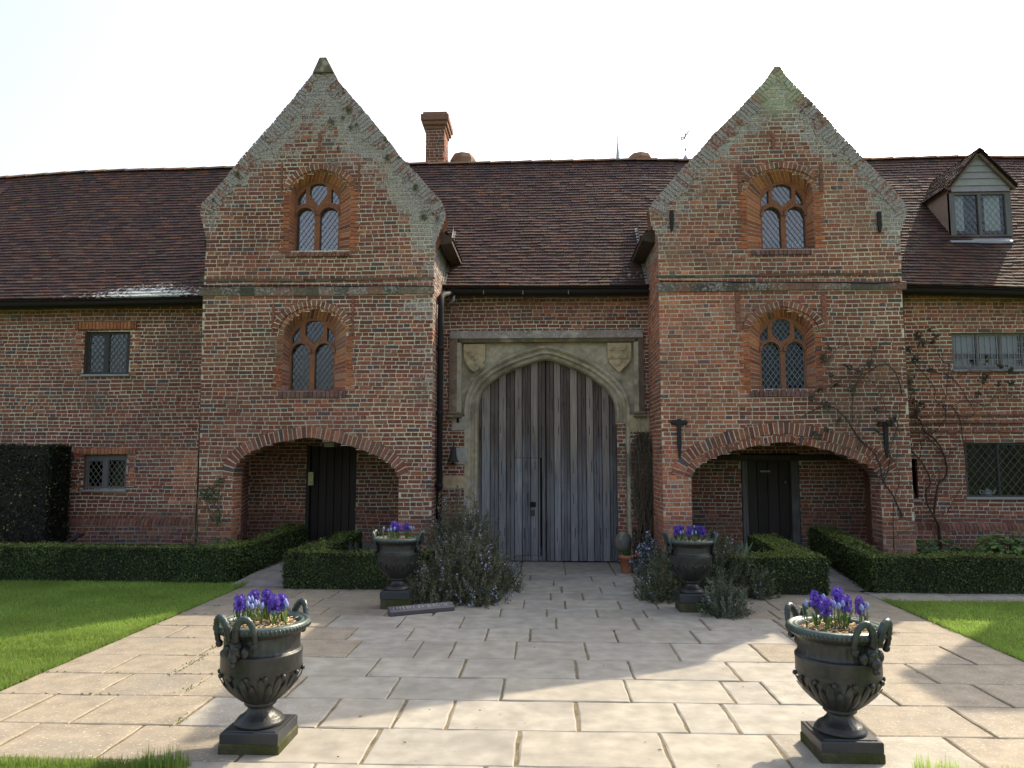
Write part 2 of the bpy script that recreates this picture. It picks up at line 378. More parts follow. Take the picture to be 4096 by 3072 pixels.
def voussoirs(mb, curve, t, fr, d0, d1, Yc, pitch=.066, zn='towerR', lick=0, tj=.012):
    c = resample(curve, pitch/4); n = len(c)
    N_ = [nrm2(c, i) for i in range(n)]
    for i in range(0, n-4, 4):
        pa, pb = c[i], c[min(n-1,i+4)]; na, nb = N_[i], N_[min(n-1,i+4)]
        def q(s, o): 
            return (lerp(pa[0],pb[0],s)+lerp(na[0],nb[0],s)*o, lerp(pa[1],pb[1],s)+lerp(na[1],nb[1],s)*o)
        tt = t+random.uniform(-tj,tj); g = .075; dd = d0-random.uniform(-.003,.004)
        pts = [q(g,0), q(1-g,0), q(1-g,tt), q(g,tt)]; ins = [q(g+.06,.004), q(1-g-.06,.004), q(1-g-.06,tt-.004), q(g+.06,tt-.004)]
        k = bcol(pa[0], pa[1], Yc, zn); k = (*k[:3], min(.7, max(0, k[3]*.6+lick)))
        V = [fr(*p, dd+.005) for p in pts]+[fr(*p, dd) for p in ins]+[fr(*p, d1) for p in pts]
        mb.idx(V, [(4,5,6,7),(0,1,5,4),(1,2,6,5),(2,3,7,6),(3,0,4,7),(8,9,1,0),(10,11,3,2),(9,10,2,1),(11,8,0,3)], k)
        ma = mcol(pa[0], pa[1], Yc)
        mb.idx([fr(*q(0,-.0), d0+.004), fr(*q(1,-.0), d0+.004), fr(*q(1,t-.006), d0+.004), fr(*q(0,t-.006), d0+.004), fr(*q(0,.002), d1), fr(*q(1,.002), d1), fr(*q(0,.002), d0+.004), fr(*q(1,.002), d0+.004)],
               [(0,1,2,3),(4,5,7,6)], ma)
def reveal(mb, A, B, zn, Yc, step=.062, lich=0):   # strip of bricks between two 3-D lines
    n = max(2, round(sum(math.dist(a,b) for a,b in zip(A,A[1:]))/step)*3)
    ra = resample(A, 1e9) if False else [None]*0
    def rs(pts):
        L = [0]
        for a, b in zip(pts, pts[1:]): L.append(L[-1]+math.dist(a,b))
        out = []; j = 0
        for i in range(n+1):
            s = L[-1]*i/n
            while j < len(L)-2 and L[j+1] < s: j += 1
            t = (s-L[j])/max(1e-9,L[j+1]-L[j]); out.append(Vector(pts[j]).lerp(Vector(pts[j+1]), t))
        return out
    a, b = rs(A), rs(B)
    for i in range(0, n, 3):
        j = min(n, i+3); c = rc(PAL[random.choices(range(8), WZ[zn])[0]], .2, lich)
        e = .12
        p0, p1, q0, q1 = a[i].lerp(a[j], e), a[j], b[i].lerp(b[j], e), b[j]
        mb.face([p0, p1, q1, q0], c); mb.face([a[i], p0, q0, b[i]], (*[k*.7 for k in MORT], 0))
def arch(x0, x1, zs, za, n=20, k=.16):
    out = []
    for i in range(n+1):
        t = -math.cos(math.pi*i/n); out.append(((x0+x1)/2+t*(x1-x0)/2, zs+(za-zs)*((1-k)*math.sqrt(max(0,1-t*t))+k*(1-abs(t)))))
    return out
def clipseg(poly, p, q):                 # part of a segment inside a convex polygon (counter-clockwise)
    t0, t1 = 0., 1.; dx, dz = q[0]-p[0], q[1]-p[1]
    for a, b in zip(poly, poly[1:]+poly[:1]):
        ex, ez = b[0]-a[0], b[1]-a[1]; den = ex*dz-ez*dx; num = ex*(p[1]-a[1])-ez*(p[0]-a[0])
        if abs(den) < 1e-12:
            if num < 0: return None
        else:
            t = -num/den
            if den > 0: t0 = max(t0, t)
            else: t1 = min(t1, t)
    if t1-t0 < 1e-3: return None
    return (p[0]+dx*t0, p[1]+dz*t0), (p[0]+dx*t1, p[1]+dz*t1)
def ccw(poly):
    a = sum(x0*z1-x1*z0 for (x0,z0),(x1,z1) in zip(poly, poly[1:]+poly[:1])); return poly if a > 0 else poly[::-1]
def lattice(mb, poly, fr, d, col, sx=.062, sz=.085, w=.0065, rect=False):
    poly = ccw(poly); xs = [p[0] for p in poly]; zs = [p[1] for p in poly]
    cx, cz = (min(xs)+max(xs))/2, (min(zs)+max(zs))/2; R = max(max(xs)-min(xs), max(zs)-min(zs))*1.2
    dirs = ((1,0),(0,1)) if rect else ((sx,sz),(sx,-sz))
    for (ax, az) in dirs:
        l = math.hypot(ax, az); ax, az = ax/l, az/l; nx, nz = -az, ax
        stp = (sx if abs(ax) < .1 else sz) if rect else 2*sx*sz/math.hypot(sx,sz)
        for k in range(-60, 61):
            ox, oz = cx+nx*stp*(k+.5), cz+nz*stp*(k+.5)
            s = clipseg(poly, (ox-ax*R, oz-az*R), (ox+ax*R, oz+az*R))
            if s: mb.bar(fr(*s[0], d), fr(*s[1], d), w, .006, col, (0,-1,0))
    for a, b in zip(poly, poly[1:]+poly[:1]): mb.bar(fr(*a, d), fr(*b, d), w*1.8, .008, col)
def room(mb, x0, x1, z0, z1, Y0, Y1):
    a, b = (x0,z0), (x1,z1)
    mb.face([(x0,Y1,z0),(x1,Y1,z0),(x1,Y1,z1),(x0,Y1,z1)], (0,0,0,0))
    for (p, q) in (((x0,z0),(x1,z0)),((x1,z0),(x1,z1)),((x1,z1),(x0,z1)),((x0,z1),(x0,z0))):
        mb.face([(p[0],Y0,p[1]),(q[0],Y0,q[1]),(q[0],Y1,q[1]),(p[0],Y1,p[1])], (0,0,0,0))

# ==================================================================== THE HOUSE
YT, YW, YP, YD = 10.5, 11.7, 12.05, 12.0     # front of the gabled bays, long walls, porch backs, gate leaves
house = empty('manor_house', (0, 11.7, 0), 'long red brick Tudor range with two gabled bays, tiled roofs and a great arched gate', 'house')
FT = lambda u, z, d: (u, YT+d, z)
FW = lambda u, z, d: (u, YW+d, z)
EAVE_Y, RIDGE_Y, BACK_Y = 11.45, 14.7, 18.0
ridge_pts = [(-16,7.0)]+[P2('d',x,y,RIDGE_Y) for x,y in ((0,385),(120,376),(200,371),(300,367.5),(400,366),(505,362),(910,354),(985,353),(1050,352.5),(1150,350),(1250,348),(1370,345),(1480,346.5),(1870,345),(1960,342),(2090,338.5),(2200,341))]+[(18,7.75)]
eave_pts = [(-16,4.12)]+[P2('d',x,y,EAVE_Y) for x,y in ((0,651),(200,648),(425,643),(950,622),(1180,623),(1410,621),(1955,619),(2090,622),(2212,626))]+[(18,4.05)]
def roofpt(x, v, side=1):               # v 0 at the eave, 1 at the ridge
    ze, zr = ipl(eave_pts, x), ipl(ridge_pts, x)
    sag = -.05*math.sin(math.pi*v)+.035*(fbm(x*.7, v*3, 77)-.5)*2*math.sin(math.pi*min(1,v*1.2))+.03*math.exp(-v*14)
    return Vector((x, lerp(EAVE_Y, RIDGE_Y, v), lerp(ze, zr, v)+sag))
TP = [tuple(.57*c*k for c,k in zip(q,(1.06,.98,.90))) for q in [(.085,.04,.037),(.105,.055,.045),(.065,.038,.042),(.05,.035,.038),(.15,.065,.04),(.10,.065,.05),(.075,.05,.05)]]
def tile_roof(mb, x0, x1, surf, nrow, w=.16, wts=(4,4,4,2.5,.8,2,3), lf=None, hot=0):
    for r in range(nrow):
        v0, v1 = r/nrow, min(1.02, (r+1.55)/nrow); x = x0+(w/2 if r % 2 else 0)-w+random.uniform(-.02,.02)
        while x < x1:
            ww = w*random.uniform(.93,1.06); a, b = max(x0,x), min(x1,x+ww); x += ww
            if b-a < .02: continue
            n = vnoise(a*1.4, r*.12, 41); wt = list(wts); wt[4] *= .3+1.6*hot*max(0,(v0-.4))*n*3; wt[3] *= .4+1.8*vnoise(a*.8+5, r*.06, 43)
            c = rc(TP[random.choices(range(7), wt)[0]], .12, lf(a, v0) if lf else .0)
            g = .002; p = surf(a+g, v0); q = surf(b-g, v0); s = surf(b-g, v1); t = surf(a+g, v1)
            nn = (q-p).cross(t-p).normalized()
            if nn.z < 0: nn = -nn
            lift = nn*(.024+random.uniform(-.003,.004)); tw = random.uniform(-.003,.003)
            P0, P1 = p+lift+Vector((0,0,tw)), q+lift-Vector((0,0,tw)); S0, S1 = s+nn*.001, t+nn*.001
            mb.idx([P0, P1, S0, S1, p-nn*.004, q-nn*.004], [(0,1,2,3),(4,5,1,0),(5,2,1),(4,0,3)], c)
    N_ = 24                              # boarding under the tiles
    for i in range(N_):
        a, b = lerp(x0,x1,i/N_), lerp(x0,x1,(i+1)/N_)
        for j in range(6):
            mb.face([surf(a,j/6)-Vector((0,0,.03)), surf(b,j/6)-Vector((0,0,.03)), surf(b,(j+1)/6)-Vector((0,0,.03)), surf(a,(j+1)/6)-Vector((0,0,.03))], (.02,.015,.012,0))
def lfL(x, v): return .10+.29*math.exp(-((x+6.4)/.75)**2-(v/.14)**2*1.2)+.22*math.exp(-(v/.05)**2)*ss(-10,-7,x) if x < -5 else .05
def lfG(x, v): return .13+.20*math.exp(-((x-1.25)/.5)**2-((v-.06)/.07)**2)
def lfR(x, v): return .14
def ridge_caps(mb, x0, x1, n):
    for i in range(n):
        a, b = lerp(x0,x1,i/n), lerp(x0,x1,(i+1)/n); c = rc((.20,.10,.055) if random.random() < .7 else (.13,.09,.05), .25, .1+.15*random.random())
        V = []
        for X, k in ((a+.004, 1.0), (b+.01, 1.12)):
            z = ipl(ridge_pts, X)
            for t in (-1.25,-.7,0,.7,1.25): V.append((X, RIDGE_Y+.11*k*math.sin(t), z-.075+.105*k*math.cos(t)))
        mb.idx(V, [(j,j+1,j+6,j+5) for j in range(4)]+[(0,1,2,3,4),(9,8,7,6,5)], c)
for nm, a, b, lf, hot in (('left_roof',-11.5,-4.6,lfL,1.4),('gate_roof',-2.6,2.6,lfG,.4),('right_roof',4.6,13.5,lfR,.3)):
    mb = MB(); tile_roof(mb, a, b, roofpt, 46, lf=lf, hot=hot, wts=(4,4,4,2.5,.8,2,3) if nm != 'right_roof' else (3,4,3,2.5,.6,5,3))
    mb.build('roof', M_TILE, house)
mb = MB()
ridge_caps(mb, -12, 14, 62)
for i in range(40):                      # back slope
    a, b = lerp(-16,18,i/40), lerp(-16,18,(i+1)/40)
    f = lambda x, v: Vector((x, lerp(RIDGE_Y, BACK_Y, v), lerp(ipl(ridge_pts,x), 4.1, v)-.02))
    mb.face([f(a,0), f(b,0), f(b,1), f(a,1)], (.09,.05,.045,.1))
    if not (-11.5 <= a and b <= 13.5): mb.face([roofpt(a,0), roofpt(b,0), roofpt(b,1), roofpt(a,1)], (.09,.05,.045,.1))
    else: 
        for (g0,g1) in ((-4.6,-2.6),(2.6,4.6)):
            p, q = max(a,g0), min(b,g1)
            if q > p: mb.face([roofpt(p,0)+Vector((0,1.2,1.0)), roofpt(q,0)+Vector((0,1.2,1.0)), roofpt(q,1), roofpt(p,1)], (.05,.03,.03,0))
for x in (-16, 18): mb.face([(x,EAVE_Y,0),(x,BACK_Y,0),(x,BACK_Y,4.1),(x,RIDGE_Y,ipl(ridge_pts,x)),(x,EAVE_Y,4.1)], (.2,.08,.05,0))
mb.face([(-16,BACK_Y-.2,0),(18,BACK_Y-.2,0),(18,BACK_Y-.2,4.15),(-16,BACK_Y-.2,4.15)], (.2,.08,.05,0))
mb.build('back_roof', M_TILE, house)

# ---- gutters and pipes
def gutter(x0, x1, brk):
    mb = MB(); n = 24; ring = []
    for i in range(n+1):
        x = lerp(x0,x1,i/n); z = ipl(eave_pts, x)-.055; y = EAVE_Y-.035
        ring.append([(x, y+.055*math.cos(t), z-.05*math.sin(t)) for t in np.linspace(0, math.pi, 7)]+[(x, y-.045, z), (x, y+.045, z)])
    V = [p for r in ring for p in r]
    mb.idx(V, [(i*9+k, i*9+k+1, (i+1)*9+k+1, (i+1)*9+k) for i in range(n) for k in range(6)], (.016,.014,.015,0), True)
    for i in range(n): mb.face([(lerp(x0,x1,i/n), EAVE_Y+.03, ipl(eave_pts,lerp(x0,x1,i/n))-.13), (lerp(x0,x1,(i+1)/n), EAVE_Y+.03, ipl(eave_pts,lerp(x0,x1,(i+1)/n))-.13), (lerp(x0,x1,(i+1)/n), EAVE_Y+.03, ipl(eave_pts,lerp(x0,x1,(i+1)/n))), (lerp(x0,x1,i/n), EAVE_Y+.03, ipl(eave_pts,lerp(x0,x1,i/n)))], (.025,.018,.014,0))
    for x in brk: z = ipl(eave_pts,x)-.055; mb.box((x-.008,EAVE_Y-.10,z-.06),(x+.006,EAVE_Y-.088,z+.0),(.13,.13,.13,0))
    return mb.build('gutter', M_IRON, house)
gutter(-1.52, 1.60, [P2('J',x,140,EAVE_Y)[0] for x in (180,523,868,1268)])
gutter(-11.5, -4.95, []); gutter(5.0, 13.5, [])
mb = MB(); px = -1.535; zt = ipl(eave_pts,px)-.1
mb.tube([(px+.1,EAVE_Y-.03,zt),(px,11.2,zt-.06),(px,10.9,zt-.16),(px,10.87,zt-.35),(px,10.87,.05)], .043, (.014,.013,.015,0), 10)
for z in (3.2,2.25,1.2): mb.tube([(px,10.87,z),(px,10.87,z+.06)], .055, (.014,.013,.015,0), 10)
mb.build('downpipe', M_IRON, house)
mb = MB(); a = P('J',255,180,EAVE_Y); b = P('J',185,265,YW-.05)
mb.tube([a, a+Vector((0,.0,-.07)), P('J',225,240,EAVE_Y+.1), b], .022, (.28,.30,.32,0), 8); mb.build('overflow_pipe', M_LEAD, house)

# ---- openings of the gabled bays
def PT(c, x, y): return P2(c, x, y, YT)
archL = smooth([PT('I',x,y) for x,y in ((262,520),(285,430),(340,368),(430,308),(600,247),(760,217),(890,203),(1060,232),(1250,283),(1400,338),(1510,400),(1578,470),(1600,530))], 5)
archR = smooth([PT('M',x,y) for x,y in ((432,530),(452,470),(505,422),(600,368),(800,300),(1000,258),(1190,238),(1400,272),(1600,322),(1800,398),(1900,455),(1955,530))], 5)
jL0, jL1 = archL[0][0], archL[-1][0]; jR0, jR1 = archR[0][0], archR[-1][0]
holeL = [(jL0,-.1)]+archL+[(jL1,-.1)]; holeR = [(jR0,-.1)]+archR+[(jR1,-.1)]
def win_spec(c, L, R, yb, ys, yt, Mx, my, S, sy, rec, rsp, rap, hood, hsp, hap, sill):
    return dict(c=c, L=L, R=R, yb=yb, ys=ys, yt=yt, Mx=Mx, my=my, S=S, sy=sy, rec=rec, rsp=rsp, rap=rap, hood=hood, hsp=hsp, hap=hap, sill=sill)
WIN = [win_spec('B',(915,1058),(1100,1245),1642,1345,1285,(1013,1150),(1090,1180,1272),((918,985),(1185,1246)),(1135,1245,1265),(828,1312),1180,992,(800,1335),1135,935,(790,1320,1640,1675)),
       win_spec('H',(858,1005),(1045,1195),1132,835,758,(965,1108),(575,690,762),((860,922),(1138,1198)),(625,738,760),(772,1276),690,482,(715,1305),640,412,(735,1278,1135,1192)),
       win_spec('D',(970,1105),(1140,1280),1480,1240,1175,(1048,1190),(1008,1110,1168),((968,1022),(1218,1268)),(1050,1145,1165),(893,1385),1060,905,(885,1400),985,845,(930,1370,1485,1525)),
       win_spec('L',(1072,1224),(1262,1416),1028,720,645,(1165,1310),(465,590,658),((1068,1130),(1343,1412)),(520,625,645),(998,1522),580,385,(975,1580),555,320,(1000,1525,1035,1082))]
def rec_poly(w):
    c = w['c']; x0, x1 = PT(c,w['rec'][0],w['rsp'])[0], PT(c,w['rec'][1],w['rsp'])[0]
    return [(x0, PT(c,0,w['yb'])[1])]+arch(x0,x1,PT(c,0,w['rsp'])[1],PT(c,0,w['rap'])[1],20,.12)+[(x1, PT(c,0,w['yb'])[1])]
gLl = [PT('B',x,y) for x,y in ((115,1250),(200,1160),(280,1075),(400,920),(550,745),(700,580),(850,400),(960,260),(1015,195),(1045,150))]
gLr = [PT('B',x,y) for x,y in ((1135,150),(1210,255),(1300,360),(1440,520),(1600,715),(1700,850),(1780,935),(1850,1010),(1950,1130),(2035,1215),(2070,1290))]
gRl = [PT('D',x,y) for x,y in ((175,1180),(205,1130),(330,985),(440,860),(530,770),(640,640),(760,520),(850,430),(960,310),(1030,235),(1080,160),(1105,122))]
gRr = [PT('D',x,y) for x,y in ((1135,124),(1180,190),(1250,265),(1370,385),(1480,500),(1560,600),(1680,720),(1750,800),(1840,890),(1950,1000),(2040,1110),(2080,1185))]
outL = [(-4.88,-.1),(-1.58,-.1),(-1.60,3.9),(-1.57,4.72),PT('B',2078,1350)]+gLr[::-1]+gLl[::-1]+[PT('B',100,1300),(-4.93,4.8),(-4.95,3.9)]
outR = [(1.62,-.1),(4.99,-.1),(4.97,3.9),(4.99,4.78),(5.07,4.98)]+gRr[::-1]+gRl[::-1]+[(1.52,4.93),(1.62,4.75),(1.61,3.9)]
def side_wall(mb, x, y0, y1, z0, z1, s, zn):   # s=+1 faces +x
    fr = lambda u, z, d: (x-s*d, u, z)
    bricks(mb, lambda z: [(y0, y1)], z0, z1, fr, YT, cx=lambda u: x, zn=zn)
for nm, out, hole, wins, arc in (('left', outL, holeL, WIN[:2], archL), ('right', outR, holeR, WIN[2:], archR)):
    mb = MB(); lft = nm == 'left'
    rp = [rec_poly(w) for w in wins]
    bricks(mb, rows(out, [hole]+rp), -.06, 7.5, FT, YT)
    # returns of the bay
    xi = -1.60 if lft else 1.62; side_wall(mb, xi+(.001 if lft else -.001), YT, 13.1, -.06, 5.0, 1 if lft else -1, 'towerL' if lft else 'orange')
    xo = -4.93 if lft else 4.98; mb.face([(xo,YT,-.1),(xo,13.2,-.1),(xo,13.2,5.0),(xo,YT,5.0)], (.2,.08,.05,.1))
    # back skin so that the gable has a thickness above the roofs
    mb.plate([(p[0]*.999, p[1]-.02) for p in out[3:-1]], [], lambda u,z,d: (u,YT+d,z), .26, .001, (.2,.09,.06,.3))
    # gable edges: bricks laid square to the slope
    ls, rs_ = (gLl, gLr) if lft else (gRl, gRr); ap = (ls[-1], rs_[0])
    for pts in (ls, rs_):
        cpts = resample(pts, .058)
        for i in range(len(cpts)-1):
            pa, pb = cpts[i], cpts[i+1]; nx, nz = nrm2(cpts, i); o = random.uniform(.004,.016) if lft else random.uniform(.002,.009); dp = random.choice((.16,.2,.2,.24))*random.uniform(.85,1.15)
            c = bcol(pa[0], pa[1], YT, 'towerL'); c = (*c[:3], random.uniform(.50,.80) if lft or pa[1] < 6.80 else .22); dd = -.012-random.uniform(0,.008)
            def q(s, r): return (lerp(pa[0],pb[0],s)+nx*r, lerp(pa[1],pb[1],s)+nz*r)
            if abs(pa[0]-ap[0][0]) < .28: dp *= .5
            fp = [q(.07,-dp), q(.93,-dp), q(.93,o), q(.07,o)]
            mb.hexa([FT(*p, dd) for p in fp]+[FT(*p, .25) for p in fp], c)
    # string courses
    x0, x1 = (-4.99,-1.57) if lft else (1.58,5.02)
    cr = 'H' if lft else 'L'
    for (ya, yb, pr, li) in (((300,368,.05,.42),(232,252,.03,.2)) if lft else ((162,232,.05,.38),(98,118,.03,.15))):
        za, zb = PT(cr,700,yb)[1], PT(cr,700,ya)[1]; x = x0
        while x < x1:
            e = min(x1, x+random.uniform(.15,.3)); z_ = .006*math.sin(x*2.2); q = random.uniform(-.004,.004); w = (zb-za)
            c = rc(random.choice(((.13,.10,.08),(.08,.072,.062),(.16,.09,.07))), .2, li+random.uniform(-.10,.16))
            mb.hexa([FT(x,za+z_,-pr*.6+q), FT(e,za+z_,-pr*.6+q), FT(e,za+z_,.0), FT(x,za+z_,.0), FT(x,zb+z_-w*.15,-pr+q), FT(e,zb+z_-w*.15,-pr+q), FT(e,zb+z_,.0), FT(x,zb+z_,.0)], c); x = e
    # narrow label strips beside the windows
    for (c_, xs, ya, yb) in ((('B',(750,768),905,1140),('B',(1370,1392),905,1148),('B',(1052,1076),670,820),('H',(680,702),430,680),('H',(1318,1342),385,680)) if lft else
                             (('D',(835,852),845,1050),('D',(1436,1454),850,1050),('D',(1080,1101),615,735),('L',(893,920),235,558),('L',(1588,1612),245,560))):
        a, b = PT(c_,xs[0],yb), PT(c_,xs[1],ya); z = a[1]
        while z < b[1]-.01:
            e = min(b[1], z+random.uniform(.12,.2)); mb.cbox((a[0],YT-.022,z+.003),(b[0],YT+.01,e-.003), rc((.19,.08,.055), .15, .12), .004); z = e
    # great relieving arch
    if lft: voussoirs(mb, arc, .165, FT, -.014, .32, YT, .064, 'towerR')
    else:
        voussoirs(mb, arc, .10, FT, -.010, .32, YT, .058, 'towerR'); voussoirs(mb, offset(resample(arc,.04), .115), .16, FT, -.016, .06, YT, .066, 'towerR', .06)
    for (xj, z1) in ((hole[0][0], arc[0][1]), (hole[-1][0], arc[-1][1])):
        s = 1 if xj == hole[0][0] else -1
        bricks(mb, lambda z: [(YT+.002, YT+.32)], -.06, z1, (lambda u,z,d: (xj-s*d, u, z)), YT, cx=lambda u: xj, zn='hot' if lft else 'towerR')
    wall = mb.build('gabled_bay_wall', M_BRICK, house)
    if lft: capm = MB(); capm.hexa([(-3.41,YT-.05,7.30),(-3.10,YT-.05,7.30),(-3.10,YT+.3,7.30),(-3.42,YT+.3,7.30),(-3.32,YT-.03,7.54),(-3.22,YT-.03,7.54),(-3.22,YT+.28,7.54),(-3.32,YT+.28,7.54)], (.085,.07,.055,.1)); capm.build('cap_stone', M_STONE, house)
    # windows
    for wi, w in enumerate(wins):
        c = w['c']; YI = YT+.17; PI = lambda x, y: P2(c, x, y, YI)
        root_z = PT(c, 0, w['yb'])[1]; poly = rec_poly(w)
        xl, xr = PI(w['L'][0]-12,0)[0], PI(w['R'][1]+12,0)[0]; zb = PI(0,w['yb'])[1]; zs = PI(0, w['sy'][0]+40)[1]; zt = PI(0, w['my'][0]-14)[1]
        inner = [(xl, zb)]+arch(xl, xr, zs, zt, 20, .05)+[(xr, zb)]
        f = MB(); hs = []
        for (a, b) in (w['L'], w['R']):
            x0_, x1_ = PI(a,0)[0], PI(b,0)[0]
            hs.append([(x0_, PI(0,w['yb'])[1]+.012)]+[(x1_, PI(0,w['yb'])[1]+.012)]+arch(x0_, x1_, PI(0,w['ys'])[1], PI(0,w['yt'])[1], 10, .05)[::-1])
        m0, m1 = PI(w['Mx'][0],0)[0], PI(w['Mx'][1],0)[0]; t0, t1, t2 = (PI(0,y)[1] for y in w['my'])
        hs.append([(m0,t1),((m0+m1)/2,t2),(m1,t1)]+arch(m0,m1,t0-.07,t0,8,.0)[::-1])
        (s0,s1),(s2,s3) = [tuple(PI(k,0)[0] for k in q) for q in w['S']]; za_, zb_, zc_ = (PI(0,y)[1] for y in w['sy'])
        hs.append([(s0,zc_),(s1,zb_),(s1,za_),(s0+(s1-s0)*.45,za_-.06),(s0,za_-.14)]); hs.append([(s3,zc_),(s3,za_-.14),(s3-(s3-s2)*.45,za_-.06),(s2,za_),(s2,zb_)])
        hs = [ccw(h) for h in hs]
        fi = lambda u, z, d: (u, YI+d, z)
        f.plate(ccw(inner), hs, fi, 0, .07, (.19,.082,.045,.04))
        for (a, b), h in zip((w['L'], w['R']), hs[:2]):       # raised arch ribs over the two lights
            ar = arch(PI(a-6,0)[0], PI(b+6,0)[0], PI(0,w['ys'])[1], PI(0,w['yt']-8)[1], 12, .05)
            for p, q in zip(ar, ar[1:]): f.bar(fi(*p,-.012), fi(*q,-.012), .035, .03, rc((.17,.08,.05),.15))
        A = [FT(*p, 0) for p in poly]; B = [fi(*p, 0) for p in inner]
        reveal(f, A, B, 'hot' if c != 'H' else 'orange', YT, .062, .02)
        wn_ = f.build('window', M_BRICK, house); wn_['label'] = {'B':'pale reflecting arched window high in the left gable','H':'arched window of the left bay with tree reflections','D':'pale arched window high in the right gable','L':'dark arched window of the right bay with pale diamond leading'}[c]
        hd = MB()
        x0_, x1_ = PT(c,w['hood'][0]+22,w['hsp'])[0], PT(c,w['hood'][1]-22,w['hsp'])[0]
        voussoirs(hd, arch(x0_, x1_, PT(c,0,w['hsp'])[1], PT(c,0,w['hap']+48)[1], 24, .2), .092, FT, -.04, .0, YT, .062, 'towerR', .04)
        voussoirs(hd, [p for p in poly[1:-1]], .07, FT, -.012, .03, YT, .06, 'hot', 0)
        for s_ in (0, 1):
            xj = poly[0][0] if s_ == 0 else poly[-1][0]; z = poly[0][1]; i = 0
            while z < poly[1][1]-.02:
                wd = .09 if i % 2 else .14; i += 1
                a_, b_ = (xj-wd, xj) if s_ == 0 else (xj, xj+wd)
                hd.cbox((a_+.004,YT-.013,z+.004),(b_,YT+.03,z+.056), bcol(xj,z,YT,'hot'), .004); z += .06
        hd.build('window_surround', M_BRICK, wn_)
        sl_ = MB(); a, b, ya, yb = w['sill']; x0_, x1_ = PT(c,a,ya)[0], PT(c,b,ya)[0]; z1_, z0_ = PT(c,0,ya)[1], PT(c,0,yb)[1]; x = x0_
        while x < x1_-.01:
            e = min(x1_, x+.062); cc = rc((.12,.07,.065) if c != 'B' else (.15,.08,.06), .25, .22+random.uniform(-.1,.2))
            sl_.hexa([(x+.004,YT-.035,z0_),(e-.004,YT-.035,z0_),(e-.004,YT+.2,z0_),(x+.004,YT+.2,z0_),(x+.004,YT-.03,z1_-.012),(e-.004,YT-.03,z1_-.012),(e-.004,YT+.2,z1_+.02),(x+.004,YT+.2,z1_+.02)], cc); x = e
        sl_.build('sill', M_BRICK, wn_)
        ld = MB(); lc = (.075,.08,.088,0) if c != 'L' else (.15,.185,.22,0)
        for h in hs: lattice(ld, h, fi, .04, lc, .036, .05, .0036 if c != 'L' else .0065)
        ld.build('leading', M_LEAD, wn_)
        gl = MB(); gl.face([(xl,YI+.05,zb),(xr,YI+.05,zb),(xr,YI+.05,zt),(xl,YI+.05,zt)], (1,1,1,0)); gl.build('glass', {'B':G_SKY,'D':G_SKY,'H':G_MID,'L':G_DARK}[c], wn_)
        rm = MB(); room(rm, xl-.02, xr+.02, zb-.02, zt+.02, YI+.071, YI+.7); rm.build('dark_interior', M_DARKROOM, wn_)
        if c in 'BD':
            cu = MB()
            for i in range(24):
                u0, u1 = lerp(xl,xr,i/24), lerp(xl,xr,(i+1)/24); k = .004*(i % 2)
                if c == 'B' or i > 12: cu.face([(u0,YI+.1+k,zb),(u1,YI+.12-k,zb),(u1,YI+.12-k,zt),(u0,YI+.1+k,zt)], (.40,.42,.45,0))
            cu.build('curtain', M_CLOTH, wn_)
    # porch behind the arch
    pm = MB(); cr = 'I' if lft else 'M'
    bx0, bx1 = (P2('I',408,0,YP)[0], P2('I',1700,0,YP)[0]) if lft else (P2('M',380,0,YP)[0], P2('M',1830,0,YP)[0])
    ztop = max(p[1] for p in arc)+.06
    dx0, dx1, dz1 = (P2('I',868,0,YP)[0], P2('I',1268,0,YP)[0], P2('I',0,262,YP)[1]) if lft else (P2('M',818,0,YP)[0], P2('M',1282,0,YP)[0], P2('M',0,340,YP)[1])
    bricks(pm, rows([(bx0,.2),(bx1,.2),(bx1,ztop),(bx0,ztop)], [[(dx0,.0),(dx1,.0),(dx1,dz1),(dx0,dz1)]]), .2, ztop, lambda u,z,d: (u,YP+d,z), 12, zn='porch')
    for (xf, xb) in ((hole[0][0]-.0, bx0), (hole[-1][0]+.0, bx1)):
        s = 1 if xb == bx0 else -1; y0 = YT+.32; dirx = (xb-xf)/(YP-y0)
        ln = math.hypot(YP-y0, xb-xf)
        bricks(pm, lambda z: [(0, ln)], .2, ztop, (lambda u,z,d: (xf+(xb-xf)*u/ln-s*d, y0+(YP-y0)*u/ln, z)), 12, cx=lambda u: xf, zn='porch')
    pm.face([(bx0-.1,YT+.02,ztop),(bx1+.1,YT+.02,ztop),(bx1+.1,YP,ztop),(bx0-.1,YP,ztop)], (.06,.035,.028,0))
    pm.face([(min(bx0,hole[0][0]),YT+.3,.30),(max(bx1,hole[-1][0]),YT+.3,.30),(max(bx1,hole[-1][0]),YP+.2,.30),(min(bx0,hole[0][0]),YP+.2,.30)], (.22,.2,.18,0))
    pm.build('porch_wall', M_BRICK, house)
    dm = MB(); dy = YP+.06
    if lft:
        n = 6
        for i in range(n):
            a, b = lerp(dx0+.06,dx1,i/n), lerp(dx0+.06,dx1,(i+1)/n); dm.cbox((a+.003,dy+random.uniform(0,.004),.3),(b-.003,dy+.06,dz1), rc((.020,.014,.013),.25), .005)
        dm.cbox((dx0,YP-.01,.3),(dx0+.06,YP+.12,dz1), (.022,.02,.022,0), .006)
        d = dm.build('door', M_DARK, house); d['label'] = 'black plank door in the left porch'
        kb = MB(); p = P('I',1255,780,dy-.02); kb.ball(p, .02, (.2,.2,.2,0)); kb.build('handle', M_LEAD, d)
        cb = MB(); a, b = P2('I',868,586,YP-.05), P2('I',912,478,YP-.05); cb.cbox((a[0],YP-.06,a[1]),(b[0],YP-.012,b[1]), (.40,.42,.22,0), .006)
